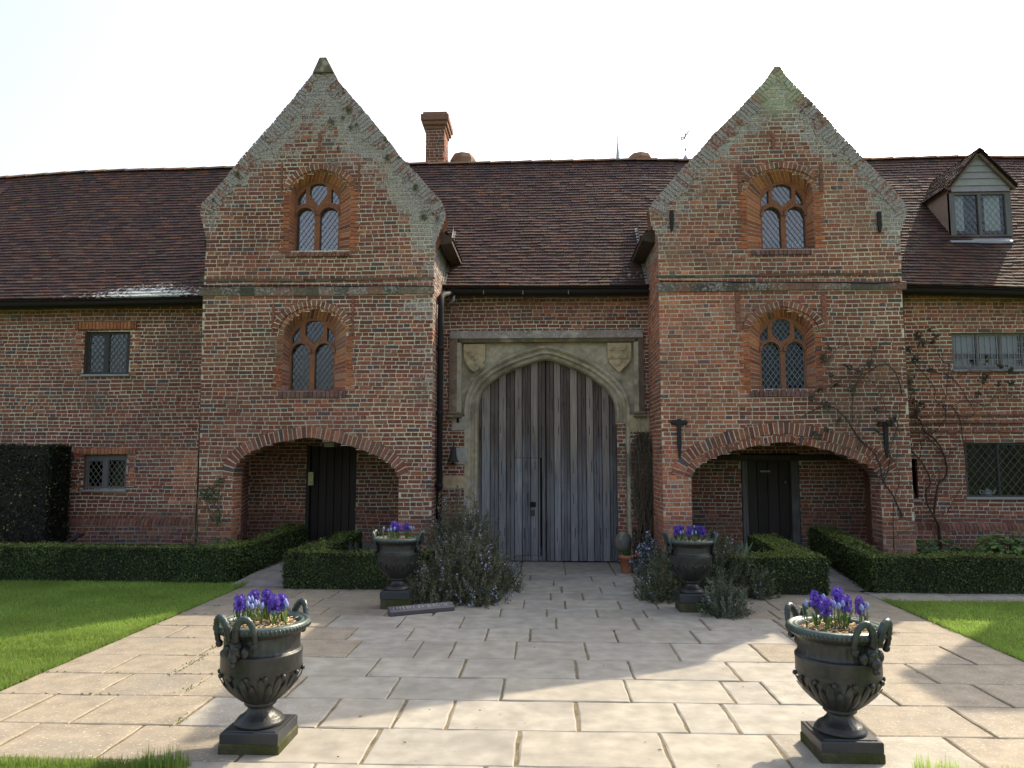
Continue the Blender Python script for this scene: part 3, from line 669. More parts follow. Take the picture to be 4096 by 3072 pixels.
        p = P2('I',890,560,YP-.06); cb.lathe([(.012,0),(.012,.004),(.006,.012),(.0005,.012)], (.25,.25,.25,0), 10, (0,0,0)) if False else cb.ball((p[0],YP-.062,p[1]), .010, (.12,.12,.13,0))
        cb.build('call_box', M_PAINT, house)['label'] = 'cream metal call box beside the black porch door'
        lf_ = MB(); a, b = P2('I',1003,278,YT+.5), P2('I',1085,248,YT+.5); lf_.cbox((a[0],YT+.45,a[1]),(b[0],YT+.6,b[1]+.02), (.16,.16,.14,0), .008); lf_.build('porch_lamp', M_PAINT, house)
    else:
        fa = P2('M',866,0,YP)[0]; fb = P2('M',1212,0,YP)[0]; zl = P2('M',0,388,YP)[1]
        for i in range(4):
            a, b = lerp(fa,fb,i/4), lerp(fa,fb,(i+1)/4); dm.cbox((a+.003,dy+random.uniform(0,.006),.3),(b-.003,dy+.06,zl), rc((.022,.017,.015),.25), .005)
        d = dm.build('door', M_DARK, house); d['label'] = 'dark plank door with a small name plate in the right porch'
        kb = MB(); p = P2('M',1185,562,dy); kb.ball((p[0],dy-.03,p[1]), .024, (.10,.10,.10,0)); kb.build('handle', M_LEAD, d)
        pl = MB(); a, b = P2('M',985,480,dy), P2('M',1066,466,dy); pl.cbox((a[0],dy-.01,a[1]),(b[0],dy-.0015,b[1]), (.22,.21,.16,0), .002); pl.build('name_plate', M_PAINT, d)
        fm = MB(); x0_ = P2('M',822,0,YP)[0]; x1_ = P2('M',1275,0,YP)[0]
        fm.cbox((x0_,YP-.03,.3),(fa,YP+.1,zl), (.105,.10,.10,0), .008); fm.cbox((fb,YP-.03,.3),(x1_,YP+.1,zl), (.075,.07,.068,0), .008)
        a = P2('M',590,0,YP)[0]; b = P2('M',1720,0,YP)[0]; fm.cbox((a,YP-.06,zl+.002),(b,YP+.1,dz1-.002), (.045,.036,.03,0), .01)
        fm.build('door_frame', M_WOOD, d)
    rm = MB(); room(rm, dx0-.05, dx1+.05, .25, dz1+.05, YP+.13, YP+.5); rm.build('dark_interior', M_DARKROOM, d)
    # tiled roof of the bay, ridge running back from the gable
    tm = MB(); cxr, zr = ((-3.28,7.32) if lft else (3.345,7.1)); ze = 4.83
    for s in (-1, 1):
        xe = (-5.08 if s < 0 else -1.36) if lft else (1.42 if s < 0 else 5.12)
        y1_ = 13.1
        sf = (lambda u, v, s=s, xe=xe: Vector((lerp(xe,cxr,v), u, lerp(ze,zr,v))))
        tile_roof(tm, YT+.26, 15.0, sf, 30, wts=(3,4,4,4,.5,4,3))
        # eave board and soffit
        tm.hexa([(xe,YT+.24,ze-.05),(xe,12.9,ze-.05),(xe-s*.17,12.9,ze-.08),(xe-s*.17,YT+.24,ze-.08),(xe,YT+.24,ze+.02),(xe,12.9,ze+.02),(xe-s*.17,12.9,ze+.14),(xe-s*.17,YT+.24,ze+.14)], (.05,.038,.03,0))
    tm.build('roof', M_TILE, house)
    if True:                             # lead apron where the main roof meets the bay wall
        am = MB(); x = -1.60 if lft else 1.62; s = 1 if lft else -1
        for i in range(12):
            v0, v1 = i/12*.40, (i+1)/12*.40; p, q = roofpt(x,v0), roofpt(x,v1)
            am.face([(x+s*.012,p.y,p.z),(x+s*.012,q.y,q.z),(x+s*.012,q.y,q.z+.10),(x+s*.012,p.y,p.z+.10)], (.22,.20,.18,0))
            am.face([(x+s*.012,p.y,p.z+.028),(x+s*.06,p.y,p.z+.028),(x+s*.06,q.y,q.z+.028),(x+s*.012,q.y,q.z+.028)], (.2,.19,.18,0))
        am.build('flashing', M_LEAD, house)
    # iron tie plates and the cable on the string course
    if not lft:
        for (c_, x, ya, yb, tee) in (('L',430,1262,1572,1),('L',2085,1275,1570,1),('D',340,1188,1340,0),('D',1865,1198,1348,0)):
            im = MB(); t, b = PT(c_,x,ya), PT(c_,x,yb)
            im.cbox((t[0]-.028,YT-.05,lerp(b[1],t[1],.4)),(t[0]+.028,YT-.012,t[1]), (.022,.02,.02,0), .006)
            im.hexa([(t[0]-.012,YT-.045,b[1]),(t[0]+.012,YT-.045,b[1]),(t[0]+.012,YT-.012,b[1]),(t[0]-.012,YT-.012,b[1]),(t[0]-.03,YT-.048,lerp(b[1],t[1],.41)),(t[0]+.03,YT-.048,lerp(b[1],t[1],.41)),(t[0]+.03,YT-.013,lerp(b[1],t[1],.41)),(t[0]-.03,YT-.013,lerp(b[1],t[1],.41))], (.022,.02,.02,0))
            if tee:
                im.cbox((t[0]-.10,YT-.052,t[1]-.075),(t[0]+.10,YT-.016,t[1]-.012), (.022,.02,.02,0), .01)
                for s in (-.085,.085): im.ball((t[0]+s,YT-.04,t[1]-.045), .035, (.022,.02,.02,0), 8, 5, (1,.5,1))
            im.build('tie_plate', M_IRON, house)
    cm = MB(); cr = 'H' if lft else 'L'
    yy = ((100,290),(500,290),(900,286),(1300,292),(1700,290),(1980,292)) if lft else ((280,150),(600,152),(900,158),(1300,160),(1700,160),(2000,168),(2212,155))
    cm.tube([P(cr,x,y,YT-.045) for x,y in yy], .009, (.012,.012,.014,0), 6); cm.build('cable', M_IRON, house)

# ---- long walls either side and over the gate
def casement(name, c, x0, x1, y0, y1, lights, Yw, frame, lead, glass, label, rect=False, d=.06, head=None, lw=.006, sx=.042, sz=.056):
    a, b = P2(c,x0,y1,Yw), P2(c,x1,y0,Yw); poly = [(a[0],a[1]),(b[0],a[1]),(b[0],b[1]),(a[0],b[1])]
    fr = lambda u, z, dd: (u, Yw+d+dd, z)
    f = MB(); hs = []
    for (l0, l1, l2, l3) in lights:
        p, q = P2(c,l0,l3,Yw+d), P2(c,l1,l2,Yw+d); hs.append([(p[0],p[1]),(q[0],p[1]),(q[0],q[1]),(p[0],q[1])])
    f.plate(poly, hs, fr, 0, .05, (*frame, 0))
    for i in range(4):
        p, q = poly[i], poly[(i+1) % 4]; col = (.15,.07,.045,0)
        f.face([(p[0],Yw-.004,p[1]),(q[0],Yw-.004,q[1]),(q[0],Yw+d,q[1]),(p[0],Yw+d,p[1])], col)
    w = f.build('window', M_DARK, house); w['label'] = label
    l = MB()
    for h in hs: lattice(l, h, fr, .02, (*lead, 0), sx, sz, lw, rect)
    l.build('leading', M_LEAD, w)
    g = MB(); g.face([(a[0],Yw+d+.03,a[1]),(b[0],Yw+d+.03,a[1]),(b[0],Yw+d+.03,b[1]),(a[0],Yw+d+.03,b[1])], (1,1,1,0)); g.build('glass', glass, w)
    s = MB(); s.cbox((a[0]-.03,Yw-.04,a[1]-.035),(b[0]+.03,Yw+.08,a[1]+.002), (.20,.20,.20,0), .006); s.build('sill', M_LEAD, w)
    r = MB(); room(r, a[0], b[0], a[1], b[1], Yw+d+.052, Yw+d+.75); r.build('dark_interior', M_DARKROOM, w)
    if head:
        hm = MB(); ha, hb = P2(c,head[0],head[3],Yw), P2(c,head[1],head[2],Yw); x = ha[0]
        while x < hb[0]-.01:
            e = min(hb[0], x+.058); cc = rc((.30,.125,.06) if random.random() < .8 else (.2,.08,.05), .18, .06)
            hm.cbox((x+.003,Yw-.035,ha[1]+.0),(e-.003,Yw+.02,hb[1]), cc, .006); x = e
        hm.build('window_head', M_BRICK, w)
    return w, poly, hs
w1, pA, _ = casement('w', 'F', 818, 1285, 300, 733, ((862,1032,345,705),(1058,1252,332,712)), YW, (.035,.033,.034), (.11,.12,.13), G_MID, 'upper two-light casement of the left wing under an orange brick head', head=(745,1350,212,292))
w2, pB, _ = casement('w', 'Gc', 733, 1125, 262, 572, ((772,912,318,548),(948,1108,308,548)), YW, (.10,.10,.105), (.17,.17,.15), G_DARK, 'lower two-light casement of the left wing', head=(650,1210,208,258))
w3, pC, hC = casement('w', 'N', 1515, 2440, 318, 690, ((1535,1738,340,655),(1768,1968,345,655),(1995,2185,340,655),(2215,2410,340,655)), YW, (.13,.125,.125), (.22,.23,.25), G_MID, 'long upper window of the right wing with square panes', rect=True, sx=.085, sz=.09, lw=.007)
w4, pD, hD = casement('w', 'N', 1650, 2300, 1395, 1948, ((1668,1945,1420,1935),(1985,2275,1428,1935)), YW, (.05,.05,.052), (.075,.09,.082), G_DARK, 'lower window of the right wing with a teapot on its sill', sx=.058, sz=.07, lw=.0052)
w5, pE, _ = casement('w', 'O', 1028, 1152, 88, 490, ((1048,1134,100,465),), YW, (.05,.05,.05), (.09,.10,.10), G_DARK, 'narrow slit window of the right wing beside the porch')
mb = MB()                                # net blinds in the long upper window
for h in hC[:3]:
    (x0,z0),_,(x1,z1),_ = h
    mb.face([(x0,YW+.17,lerp(z0,z1,.45)),(x1,YW+.17,lerp(z0,z1,.45)),(x1,YW+.17,z1),(x0,YW+.17,z1)], (.46,.46,.49,0))
    mb.face([(x0,YW+.19,z0),(lerp(x0,x1,.9),YW+.19,z0),(lerp(x0,x1,.9),YW+.19,lerp(z0,z1,.25)),(x0,YW+.19,lerp(z0,z1,.2))], (.42,.38,.35,0))
mb.build('blind', M_CLOTH, w3)
mb = MB()
bricks(mb, rows([(-11.5,-.1),(-4.9,-.1),(-4.9,4.2),(-11.5,4.2)], [pA, pB]), -.06, 4.19, FW, YW)
def plinth_band(mb, x0, x1, z0, z1):
    fr = lambda u, z, d: (u, YW-.06+d, z)
    bricks(mb, lambda z: [(x0,x1)], z0, z1-.06, fr, YW, zn='dark'); x = x0
    while x < x1:
        e = min(x1, x+.062); mb.hexa([(x+.004,YW-.065,z1-.06),(e-.004,YW-.065,z1-.06),(e-.004,YW,z1-.06),(x+.004,YW,z1-.06),(x+.004,YW-.05,z1-.0),(e-.004,YW-.05,z1-.0),(e-.004,YW+.0,z1+.05),(x+.004,YW+.0,z1+.05)], rc((.15,.075,.055),.3,.2)); x = e
plinth_band(mb, -11.5, -4.9, -.06, P2('Gc',0,850,YW)[1])
for (a, b, y0, y1, c_) in ((640,735,230,580,'Gc'),(1125,1215,230,580,'Gc'),(700,815,310,740,'F'),(1288,1370,310,740,'F')):   # orange patches of repaired brick beside the windows
    p, q = P2(c_,a,y1,YW), P2(c_,b,y0,YW)
    bricks(mb, lambda z: [(p[0]+random.uniform(-.03,.03), q[0]+random.uniform(-.03,.03))] if random.random() < .7 else [], p[1], q[1], lambda u,z,d: (u,YW-.004+d,z), YW, zn='orange')
mb.build('wing_wall', M_BRICK, house)
mb = MB()
bricks(mb, rows([(4.9,-.1),(13.5,-.1),(13.5,4.25),(4.9,4.25)], [pC, pD, pE]), -.06, 4.24, FW, YW)
plinth_band(mb, 4.9, 13.5, -.06, P2('O',0,745,YW)[1])
for (ya, yb, pr) in ((1128,1150,.03),(1195,1222,.045),(1285,1312,.02)):
    z1_, z0_ = P2('N',0,ya,YW)[1], P2('N',0,yb,YW)[1]; x = 5.0
    while x < 13:
        e = x+random.uniform(.16,.24); mb.cbox((x+.003,YW-pr,z0_),(e-.003,YW+.005,z1_), rc((.17,.085,.06),.2,.12), .006); x = e
mb.build('wing_wall', M_BRICK, house)
# small objects on the wing sills
tp = empty('teapot', (*P2('O',1860,462,YW+.2), 0)[:1]+(YW+.22, P2('O',1860,455,YW+.2)[1]), 'white and blue striped teapot standing inside the lower right window', 'teapot', local=True)
mb = MB(); mb.lathe([(.001,0),(.05,0),(.072,.03),(.075,.055),(.06,.085),(.03,.095),(.001,.096)], (.75,.76,.78,0), 18)
for z in (.025,.05,.075): mb.lathe([(.0755-.004*abs(z-.05)*20,z-.004),(.0765-.004*abs(z-.05)*20,z),(.0755-.004*abs(z-.05)*20,z+.004)], (.02,.03,.12,0), 18)
mb.build('pot_body', M_CHINA, tp)
mb = MB(); mb.tube([(.06,0,.03),(.10,0,.05),(.12,0,.085),(.135,0,.095)], [.016,.013,.010,.008], (.7,.71,.73,0), 8); mb.build('spout', M_CHINA, tp)
mb = MB(); mb.tube([(-.06,0,.08),(-.10,0,.085),(-.115,0,.06),(-.095,0,.03),(-.065,0,.025)], .008, (.7,.71,.73,0), 8); mb.build('handle', M_CHINA, tp)
mb = MB(); mb.lathe([(.035,.093),(.03,.105),(.012,.11),(.012,.118),(.001,.125)], (.72,.73,.75,0), 14); mb.build('lid', M_CHINA, tp)

# ---- the gate: wall, stone surround, oak leaves
PJ = lambda x, y, Y=YW: P2('J', x, y, Y)
gin = smooth([PJ(x,y) for x,y in ((462,1180),(476,1095),(510,1020),(560,960),(650,893),(780,826),(930,772),(1070,738),(1200,772),(1330,822),(1450,882),(1560,962),(1640,1040),(1682,1115),(1697,1190))], 5)
gl0, gl1 = gin[0][0], gin[-1][0]
gcurve = [(gl0, 0.0)]+gin+[(gl1, 0.0)]
hx0, hx1 = PJ(232,0)[0], PJ(1912,0)[0]; hz = PJ(0,572)[1]; hzt = PJ(0,503)[1]; hb = PJ(0,1240)[1]; hi0, hi1 = PJ(312,0)[0], PJ(1852,0)[0]
FRM = .20                                # width of the moulded arch
mo = offset(resample(gin, .05), FRM)
mb = MB()
bricks(mb, rows([(-1.62,-.1),(1.66,-.1),(1.66,4.28),(-1.62,4.28)], [[(hx0,hb),(hx1,hb),(hx1,hzt),(hx0,hzt)], [(gl0-.19,-.2),(gl1+.19,-.2),(gl1+.19,hb),(gl0-.19,hb)]]), -.06, 4.27, FW, YW)
bricks(mb, lambda z: [(gl1+.0, gl1+.13)], -.0, PJ(0,1300)[1], lambda u,z,d: (u,YW+.02+d,z), 11.8, zn='towerR')
mb.build('gate_wall', M_BRICK, house)
SC_ = (.325,.285,.215)
sm = MB()
# spandrel panel
lo = [p for p in mo if p[1] >= hb]
pan = [(hi0-.02,hb),(hi0-.02,hz+.03),(hi1+.02,hz+.03),(hi1+.02,hb),(lo[-1][0],hb)]+lo[::-1]+[(lo[0][0],hb)]
sm.plate(ccw([(p[0],p[1]) for p in pan]), [], FW, .075, .05, (*SC_, .05))
# moulded arch and jambs: profile swept along the opening
prof = [(o*1.22,d) for o,d in [(.0,.42),(.0,.20),(.012,.13),(.035,.10),(.05,.115),(.062,.09),(.075,.05),(.095,.06),(.115,.045),(.128,.01),(.15,-.012),(.165,-.010),(.172,.03),(.176,.09)]]
cv = resample(gcurve, .05); nn = [nrm2(cv,i) for i in range(len(cv))]
for (a, da), (b, db) in zip(prof, prof[1:]):
    for i in range(len(cv)-1):
        if cv[i+1][0] > gl1-.001 and i > len(cv)//2 and cv[i][1] < PJ(0,1300)[1] and a < .10: continue
        q = lambda k, o, dd: FW(cv[k][0]+nn[k][0]*o, cv[k][1]+nn[k][1]*o, dd)
        blk = int(cv[i][1]/.42)+int(i > len(cv)/2)*7
        k_ = .88+.24*_h(blk, 3); sm.face([q(i,a,da), q(i+1,a,da), q(i+1,b,db), q(i,b,db)], (SC_[0]*k_,SC_[1]*k_,SC_[2]*k_*(.9+.2*_h(blk,9)),.06), False)
# hood mould: top bar and two legs with chamfered outer face
def hood(a, b, vertical, inn):
    pr = [(0,.0),(0,-.10),(.03,-.125),(.06,-.10),(.085,-.05),(.10,.02)] if True else []
    return pr
for (x0,x1,z0,z1) in ((hx0,hx1,hz,hzt),):
    # sloping weathered top bar
    sm.hexa([(hx0,YW-.10,hz),(hx1,YW-.10,hz),(hx1,YW+.02,hz-.02),(hx0,YW+.02,hz-.02),(hx0,YW-.05,hzt),(hx1,YW-.05,hzt),(hx1,YW+.03,hzt+.012),(hx0,YW+.03,hzt+.012)], (.22,.19,.17,.30))
    sm.hexa([(hi0,YW-.03,hz-.055),(hi1,YW-.03,hz-.055),(hi1,YW+.05,hz-.055),(hi0,YW+.05,hz-.055),(hi0,YW-.07,hz-.004),(hi1,YW-.07,hz-.004),(hi1,YW+.05,hz-.004),(hi0,YW+.05,hz-.004)], (.14,.12,.085,.05))
for (a, b, s) in ((hx0,hi0,1),(hx1,hi1,-1)):
    a -= s*.02; c1 = (.25,.18,.14,.1) if s > 0 else (.19,.145,.12,.08)
    sm.hexa([(a,YW-.03,hb),(b-s*.03,YW-.10,hb),(b-s*.03,YW+.04,hb),(a,YW+.04,hb),(a,YW-.03,hz-.002),(b-s*.03,YW-.10,hz-.002),(b-s*.03,YW+.04,hz-.002),(a,YW+.04,hz-.002)], c1)
    sm.hexa([(b-s*.029,YW-.098,hb+.01),(b+s*.03,YW-.0,hb+.01),(b+s*.03,YW+.04,hb+.01),(b-s*.029,YW+.04,hb+.01),(b-s*.029,YW-.098,hz-.06),(b+s*.03,YW-.0,hz-.06),(b+s*.03,YW+.04,hz-.06),(b-s*.029,YW+.04,hz-.06)], (*SC_,.05))
    e0, e1 = (min(a-.03, b+s*.05), max(a-.03, b+s*.05)) if s > 0 else (min(a+.03,b+s*.05), max(a+.03,b+s*.05))
    sm.cbox((e0,YW-.12,hb-.045),(e1,YW+.03,hb-.001), (.15,.12,.075,.12), .014)
    sm.cbox((e0+.02,YW-.10,hb+.0005),(e1-.02,YW+.02,hb+.05), (.16,.125,.085,.1), .016)
sm.build('gate_surround', M_STONE, house, fix=False)['label'] = 'weathered stone arch with square hood mould and carved shields'
zq = lambda y, c='J': P2(c,0,y,YW)[1]
gx = lambda x, c='J': P2(c,x,0,YW)[0]
for (x0,x1,z0,z1,col) in ((gx(245),gl0-.165,zq(1375),zq(1256),(.30,.27,.23)),(gx(285),gl0-.165,zq(240,'Kc'),zq(1525),(.28,.275,.265)),(gx(50,'Kc'),gl0-.165,zq(450,'Kc'),zq(335,'Kc'),(.36,.29,.185)),(gx(280,'Kc'),gl0-.165,zq(525,'Kc'),zq(453,'Kc'),(.33,.27,.19)),
                          (gl1+.155,gx(1965),zq(1395),zq(1242),(.33,.28,.18)),(gl1+.15,gx(1700,'Kc'),.02,zq(850,'Kc'),(.20,.17,.13))):
    qm = MB(); qm.cbox((x0,YW-.012,z0),(x1,YW+.05,z1), (*col,.04), .008); qm.build('quoin', M_STONE, house)
nz = MB(); a, b = P2('J',280,1308,YW), P2('J',302,1262,YW); nz.box((a[0],YW-.014,a[1]),(b[0],YW-.0125,b[1]), (.01,.01,.01,0)); nz.build('latch_hole', M_IRON, house)
# carved shields
def shield(pts, label, relief):
    s = MB(); cx = sum(p[0] for p in pts)/len(pts); cz = sum(p[1] for p in pts)/len(pts)
    s.plate(ccw(pts), [], FW, -.022, .06, (.35,.285,.18,.0))
    o = s.build('shield', M_STONE, house); o['label'] = label
    r = MB(); relief(r); r.build('relief', M_STONE, o)
def relL(r):
    a, b = PJ(345,675), PJ(500,838)
    d = math.dist(a,b); tx, tz = (b[0]-a[0])/d, (b[1]-a[1])/d; n_ = (tz*-1*-1, -tx*-1)
    up = (-tz, tx)
    if up[1] < 0: up = (tz, -tx)
    c = (.30,.25,.16,.06)
    q = lambda s, o, dd: FW(a[0]+tx*s+up[0]*o, a[1]+tz*s+up[1]*o, dd-.024)
    w = .085
    r.hexa([q(0,0,-.012),q(d,0,-.012),q(d,0,.004),q(0,0,.004),q(.06,w,-.012),q(d-.01,w,-.012),q(d-.01,w,.004),q(.06,w,.004)], c)
    for s in (.07,.14,.21): r.ball(q(s,.05,-.014), .026, (.31,.26,.17,.05), 8, 5, (1,.5,.7)); r.tube([q(s+.02,.02,-.016), q(s+.03,.09,-.016)], .009, c, 6)
bird = ((0,0),(.012,.022),(.03,.034),(.055,.048),(.07,.062),(.074,.078),(.083,.08),(.086,.066),(.082,.05),(.078,.03),(.066,.012),(.06,-.012),(.052,-.01),(.05,.002),(.03,-.004))
def relR(r):
    for (x, y) in ((1632,668),(1730,668),(1680,800)):
        p = PJ(x, y); k = 1.0 if y < 700 else 1.05
        r.plate(ccw([(p[0]+u*k, p[1]+v*k) for u, v in bird]), [], FW, -.042, .022, (.34,.27,.16,.0))
    a, b = PJ(1618,744), PJ(1812,742); r.box((a[0],YW-.030,a[1]-.006),(b[0],YW-.02,a[1]+.006), (.2,.16,.1,0))
    z0, z1 = PJ(0,742)[1], PJ(0,690)[1]
    r.plate([(a[0],z0+.008),(b[0],z0+.008),(b[0],z1),(a[0],z1)], [], FW, -.03, .01, (.36,.285,.165,.0))
    for x in (1650,1715,1780): p = PJ(x, 722); r.ball((p[0],YW-.032,p[1]), .024, (.29,.24,.15,.05), 10, 6, (1,.45,1))
shield([PJ(x,y) for x,y in ((345,615),(533,612),(533,745),(495,810),(440,865),(395,830),(360,775),(343,700))], 'left stone shield carved with a diagonal band', relL)
shield([PJ(x,y) for x,y in ((1613,602),(1822,600),(1822,735),(1800,780),(1718,862),(1650,800),(1616,740))], 'right stone shield carved with three birds', relR)
# oak gate
bx = [P2('J',x,900,YD)[0] for x in (455,505,580,655,720,795,860,935,1000,1066,1140,1200,1280,1345,1422,1485,1560,1625,1700)]
bx[0] -= .03; bx[-1] += .03
top = max(p[1] for p in gin)+.05
wk0, wk1, wkz, wkb = P2('Kc',684,0,YD)[0], P2('Kc',908,0,YD)[0], P2('Kc',0,182,YD)[1], P2('Kc',0,1040,YD)[1]
gm, wm = MB(), MB()
seam = P2('Kc',960,0,YD)[0]
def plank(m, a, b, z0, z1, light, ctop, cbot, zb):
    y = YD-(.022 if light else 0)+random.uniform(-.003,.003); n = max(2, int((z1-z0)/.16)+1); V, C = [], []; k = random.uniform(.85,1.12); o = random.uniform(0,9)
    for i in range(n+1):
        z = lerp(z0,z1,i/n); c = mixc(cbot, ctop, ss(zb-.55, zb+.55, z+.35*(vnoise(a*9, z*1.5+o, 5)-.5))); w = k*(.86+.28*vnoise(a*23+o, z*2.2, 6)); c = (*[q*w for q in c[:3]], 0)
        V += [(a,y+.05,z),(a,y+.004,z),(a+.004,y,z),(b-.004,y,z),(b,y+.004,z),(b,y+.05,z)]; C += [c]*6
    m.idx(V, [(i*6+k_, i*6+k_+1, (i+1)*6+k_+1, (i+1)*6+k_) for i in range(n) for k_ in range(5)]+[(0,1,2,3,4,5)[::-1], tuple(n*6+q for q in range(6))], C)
for i in range(18):
    light = i % 2 == 1 if i < 9 else i % 2 == 0
    if i in (8, 9): light = False
    a, b = bx[i]+.002, bx[i+1]-.002
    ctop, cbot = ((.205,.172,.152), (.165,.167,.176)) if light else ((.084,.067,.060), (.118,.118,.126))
    n = 1 if light else random.choice((2,3))
    for k in range(n):
        u0, u1 = lerp(a,b,k/n), lerp(a,b,(k+1)/n)-.004; zb = random.uniform(1.2,1.9); ar = (light, ctop, cbot, zb)
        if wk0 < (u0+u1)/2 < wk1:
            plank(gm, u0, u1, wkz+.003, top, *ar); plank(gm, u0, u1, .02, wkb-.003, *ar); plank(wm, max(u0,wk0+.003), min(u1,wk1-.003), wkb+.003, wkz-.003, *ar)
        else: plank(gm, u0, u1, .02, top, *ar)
gm.box((bx[0],YD+.052,.015),(bx[-1],YD+.07,top),(.012,.01,.01,0))
gm.box((seam-.006,YD-.024,.02),(seam+.006,YD+.01,top),(.008,.007,.007,0))
for z in (2.1,1.55,1.05,.5,2.55):        # dark streaks under the old nails
    for i in range(18):
        if random.random() < .6:
            x = lerp(bx[i],bx[i+1],random.uniform(.2,.8)); l = random.uniform(.08,.22); y = YD-(.0265 if ((i%2==1) if i<9 else (i%2==0)) and i not in (8,9) else .0045)
            if abs(x-seam) > .02: gm.box((x-.004,y-.001,z-l),(x+.004,y+.004,z+.03),(.02,.018,.018,0))
gate = gm.build('gate', M_WOOD, house); gate['label'] = 'tall grey oak double gate of pale and dark upright boards'
wk = wm.build('wicket_door', M_WOOD, gate)
lm = MB(); p = P2('Kc',845,592,YD); lm.cbox((p[0]-.045,YD-.034,p[1]-.04),(p[0]+.045,YD-.024,p[1]+.04),(.010,.009,.010,0),.006); p = P2('Kc',845,665,YD); lm.cbox((p[0]-.03,YD-.032,p[1]-.05),(p[0]+.03,YD-.024,p[1]+.045),(.06,.045,.04,0),.006); lm.build('latch', M_IRON, gate)
mb = MB(); mb.box((-1.6,YD+.35,-.05),(1.6,YD+.45,4),(.01,.01,.01,0)); mb.build('passage_wall', M_DARKROOM, house)

# ---- dormer
YR = 12.62
PE = lambda x, y, Y=YR: P2('E',x,y,Y)
dr = empty('dormer', (0,0,0), None, None); dr.parent = house; dr.location = (7.0, YR-11.7, 5.3); 
def dchild(m, n, ma):
    o = m.build(n, ma); o.parent = dr; o.location = -(house.location+dr.location); return o
m = MB(); x0, x1 = PE(1238,0)[0], PE(1978,0)[0]; ys = [715,640,552,470,388,300,215]
for i in range(6):
    z0, z1 = PE(0,ys[i])[1], PE(0,ys[i+1])[1]
    f = lambda z: max(0,(z-PE(0,600)[1])/(PE(0,205)[1]-PE(0,600)[1])); xm = (PE(1590,0)[0])
    a0, a1, b0, b1 = lerp(x0,xm,f(z0)), lerp(x1,xm,f(z0)), lerp(x0,xm,f(z1)), lerp(x1,xm,f(z1))
    m.hexa([(a0,YR-.03,z0),(a1,YR-.03,z0),(a1,YR+.02,z0),(a0,YR+.02,z0),(b0,YR-.006,z1+.01),(b1,YR-.006,z1+.01),(b1,YR+.02,z1+.01),(b0,YR+.02,z1+.01)], rc((.215,.21,.225),.05))
dchild(m, 'weatherboard', M_PAINT)
wx0, wx1, wz0, wz1 = PE(1215,0)[0], PE(1992,0)[0], PE(0,1312)[1], PE(0,722)[1]
hs = []
for (a, b) in ((1285,1575),(1612,1918)): hs.append([(PE(a,0)[0],PE(0,1258)[1]),(PE(b,0)[0],PE(0,1258)[1]),(PE(b,0)[0],PE(0,748)[1]),(PE(a,0)[0],PE(0,748)[1])])
FD = lambda u, z, d: (u, YR+d, z)
m = MB(); m.plate([(wx0,wz0),(wx1,wz0),(wx1,wz1),(wx0,wz1)], hs, FD, .0, .06, (.10,.095,.10,0)); dchild(m, 'window_frame', M_DARK)
m = MB()
for h in hs: lattice(m, h, FD, .02, (.09,.095,.11,0), .05, .066, .0042)
dchild(m, 'leading', M_LEAD)
m = MB(); m.face([FD(wx0,wz0,.035),FD(wx1,wz0,.035),FD(wx1,wz1,.035),FD(wx0,wz1,.035)], (1,1,1,0)); dchild(m, 'glass', G_MID)
m = MB()
for (a, b) in ((1285,1430),(1690,1890)):
    u0, u1 = PE(a,0)[0], PE(b,0)[0]
    for i in range(8): m.face([FD(lerp(u0,u1,i/8),wz0,.10+.02*(i%2)),FD(lerp(u0,u1,(i+1)/8),wz0,.12-.02*(i%2)),FD(lerp(u0,u1,(i+1)/8),wz1,.12-.02*(i%2)),FD(lerp(u0,u1,i/8),wz1,.10+.02*(i%2))], (.80,.80,.82,0))
m.face([FD(wx0,wz0,.35),FD(wx1,wz0,.35),FD(wx1,wz1,.35),FD(wx0,wz1,.35)], (.16,.17,.18,0))
dchild(m, 'curtain', M_CLOTH)
m = MB(); zrf = lambda Y: 4.25+(Y-EAVE_Y)*1.06
yb = lambda z: EAVE_Y+(z-4.25)/1.06
for x in (wx0, wx1):
    m = MB(); m.face([(x,YR,wz0-.05),(x,YR,PE(0,660)[1]),(x,yb(PE(0,660)[1])+.15,PE(0,660)[1])], (.24,.18,.14,0)); dchild(m, 'cheek', M_PLASTER)
m = MB(); za = PE(0,222)[1]; xm = PE(1585,0)[0]; ze_ = PE(0,690)[1]
xeL, xeR = PE(1170,0)[0], PE(2030,0)[0]
for s, xe in ((-1,xeL),(1,xeR)):
    sf = lambda u, v, xe=xe: Vector((lerp(xe,xm,v), u, lerp(ze_,za,v)+.03))
    tile_roof(m, YR-.14, 15.2, sf, 10, wts=(2,3,2,2,.8,6,4), lf=lambda x, v: .2)
dchild(m, 'dormer_roof', M_TILE)
m = MB()
for s, xe in ((-1,xeL),(1,xeR)): m.bar((xe,YR-.06,ze_-.01),(xm,YR-.06,za-.01),.07,.05,(.13,.10,.08,0))
dchild(m, 'bargeboard', M_WOOD)
m = MB(); m.cbox((wx0-.03,YR-.06,wz0-.03),(wx1+.03,YR+.03,wz0+.004),(.09,.085,.085,0),.008); 
a = PE(1240,1350,YR-.06); b = PE(2020,1350,YR-.06); m.hexa([(a[0],YR-.17,a[1]-.035),(b[0],YR-.17,a[1]-.035),(b[0],YR-.05,a[1]+.06),(a[0],YR-.05,a[1]+.06),(a[0],YR-.18,a[1]-.0),(b[0],YR-.18,a[1]-.0),(b[0],YR-.05,a[1]+.085),(a[0],YR-.05,a[1]+.085)], (.26,.27,.30,0)); dchild(m, 'lead_apron', M_LEAD)
m = MB(); room(m, wx0+.01, wx1-.01, wz0, wz1, YR+.061, YR+.8); dchild(m, 'dark_interior', M_DARKROOM)
dr['label'] = 'tiled dormer with grey boarded gable and net curtains'

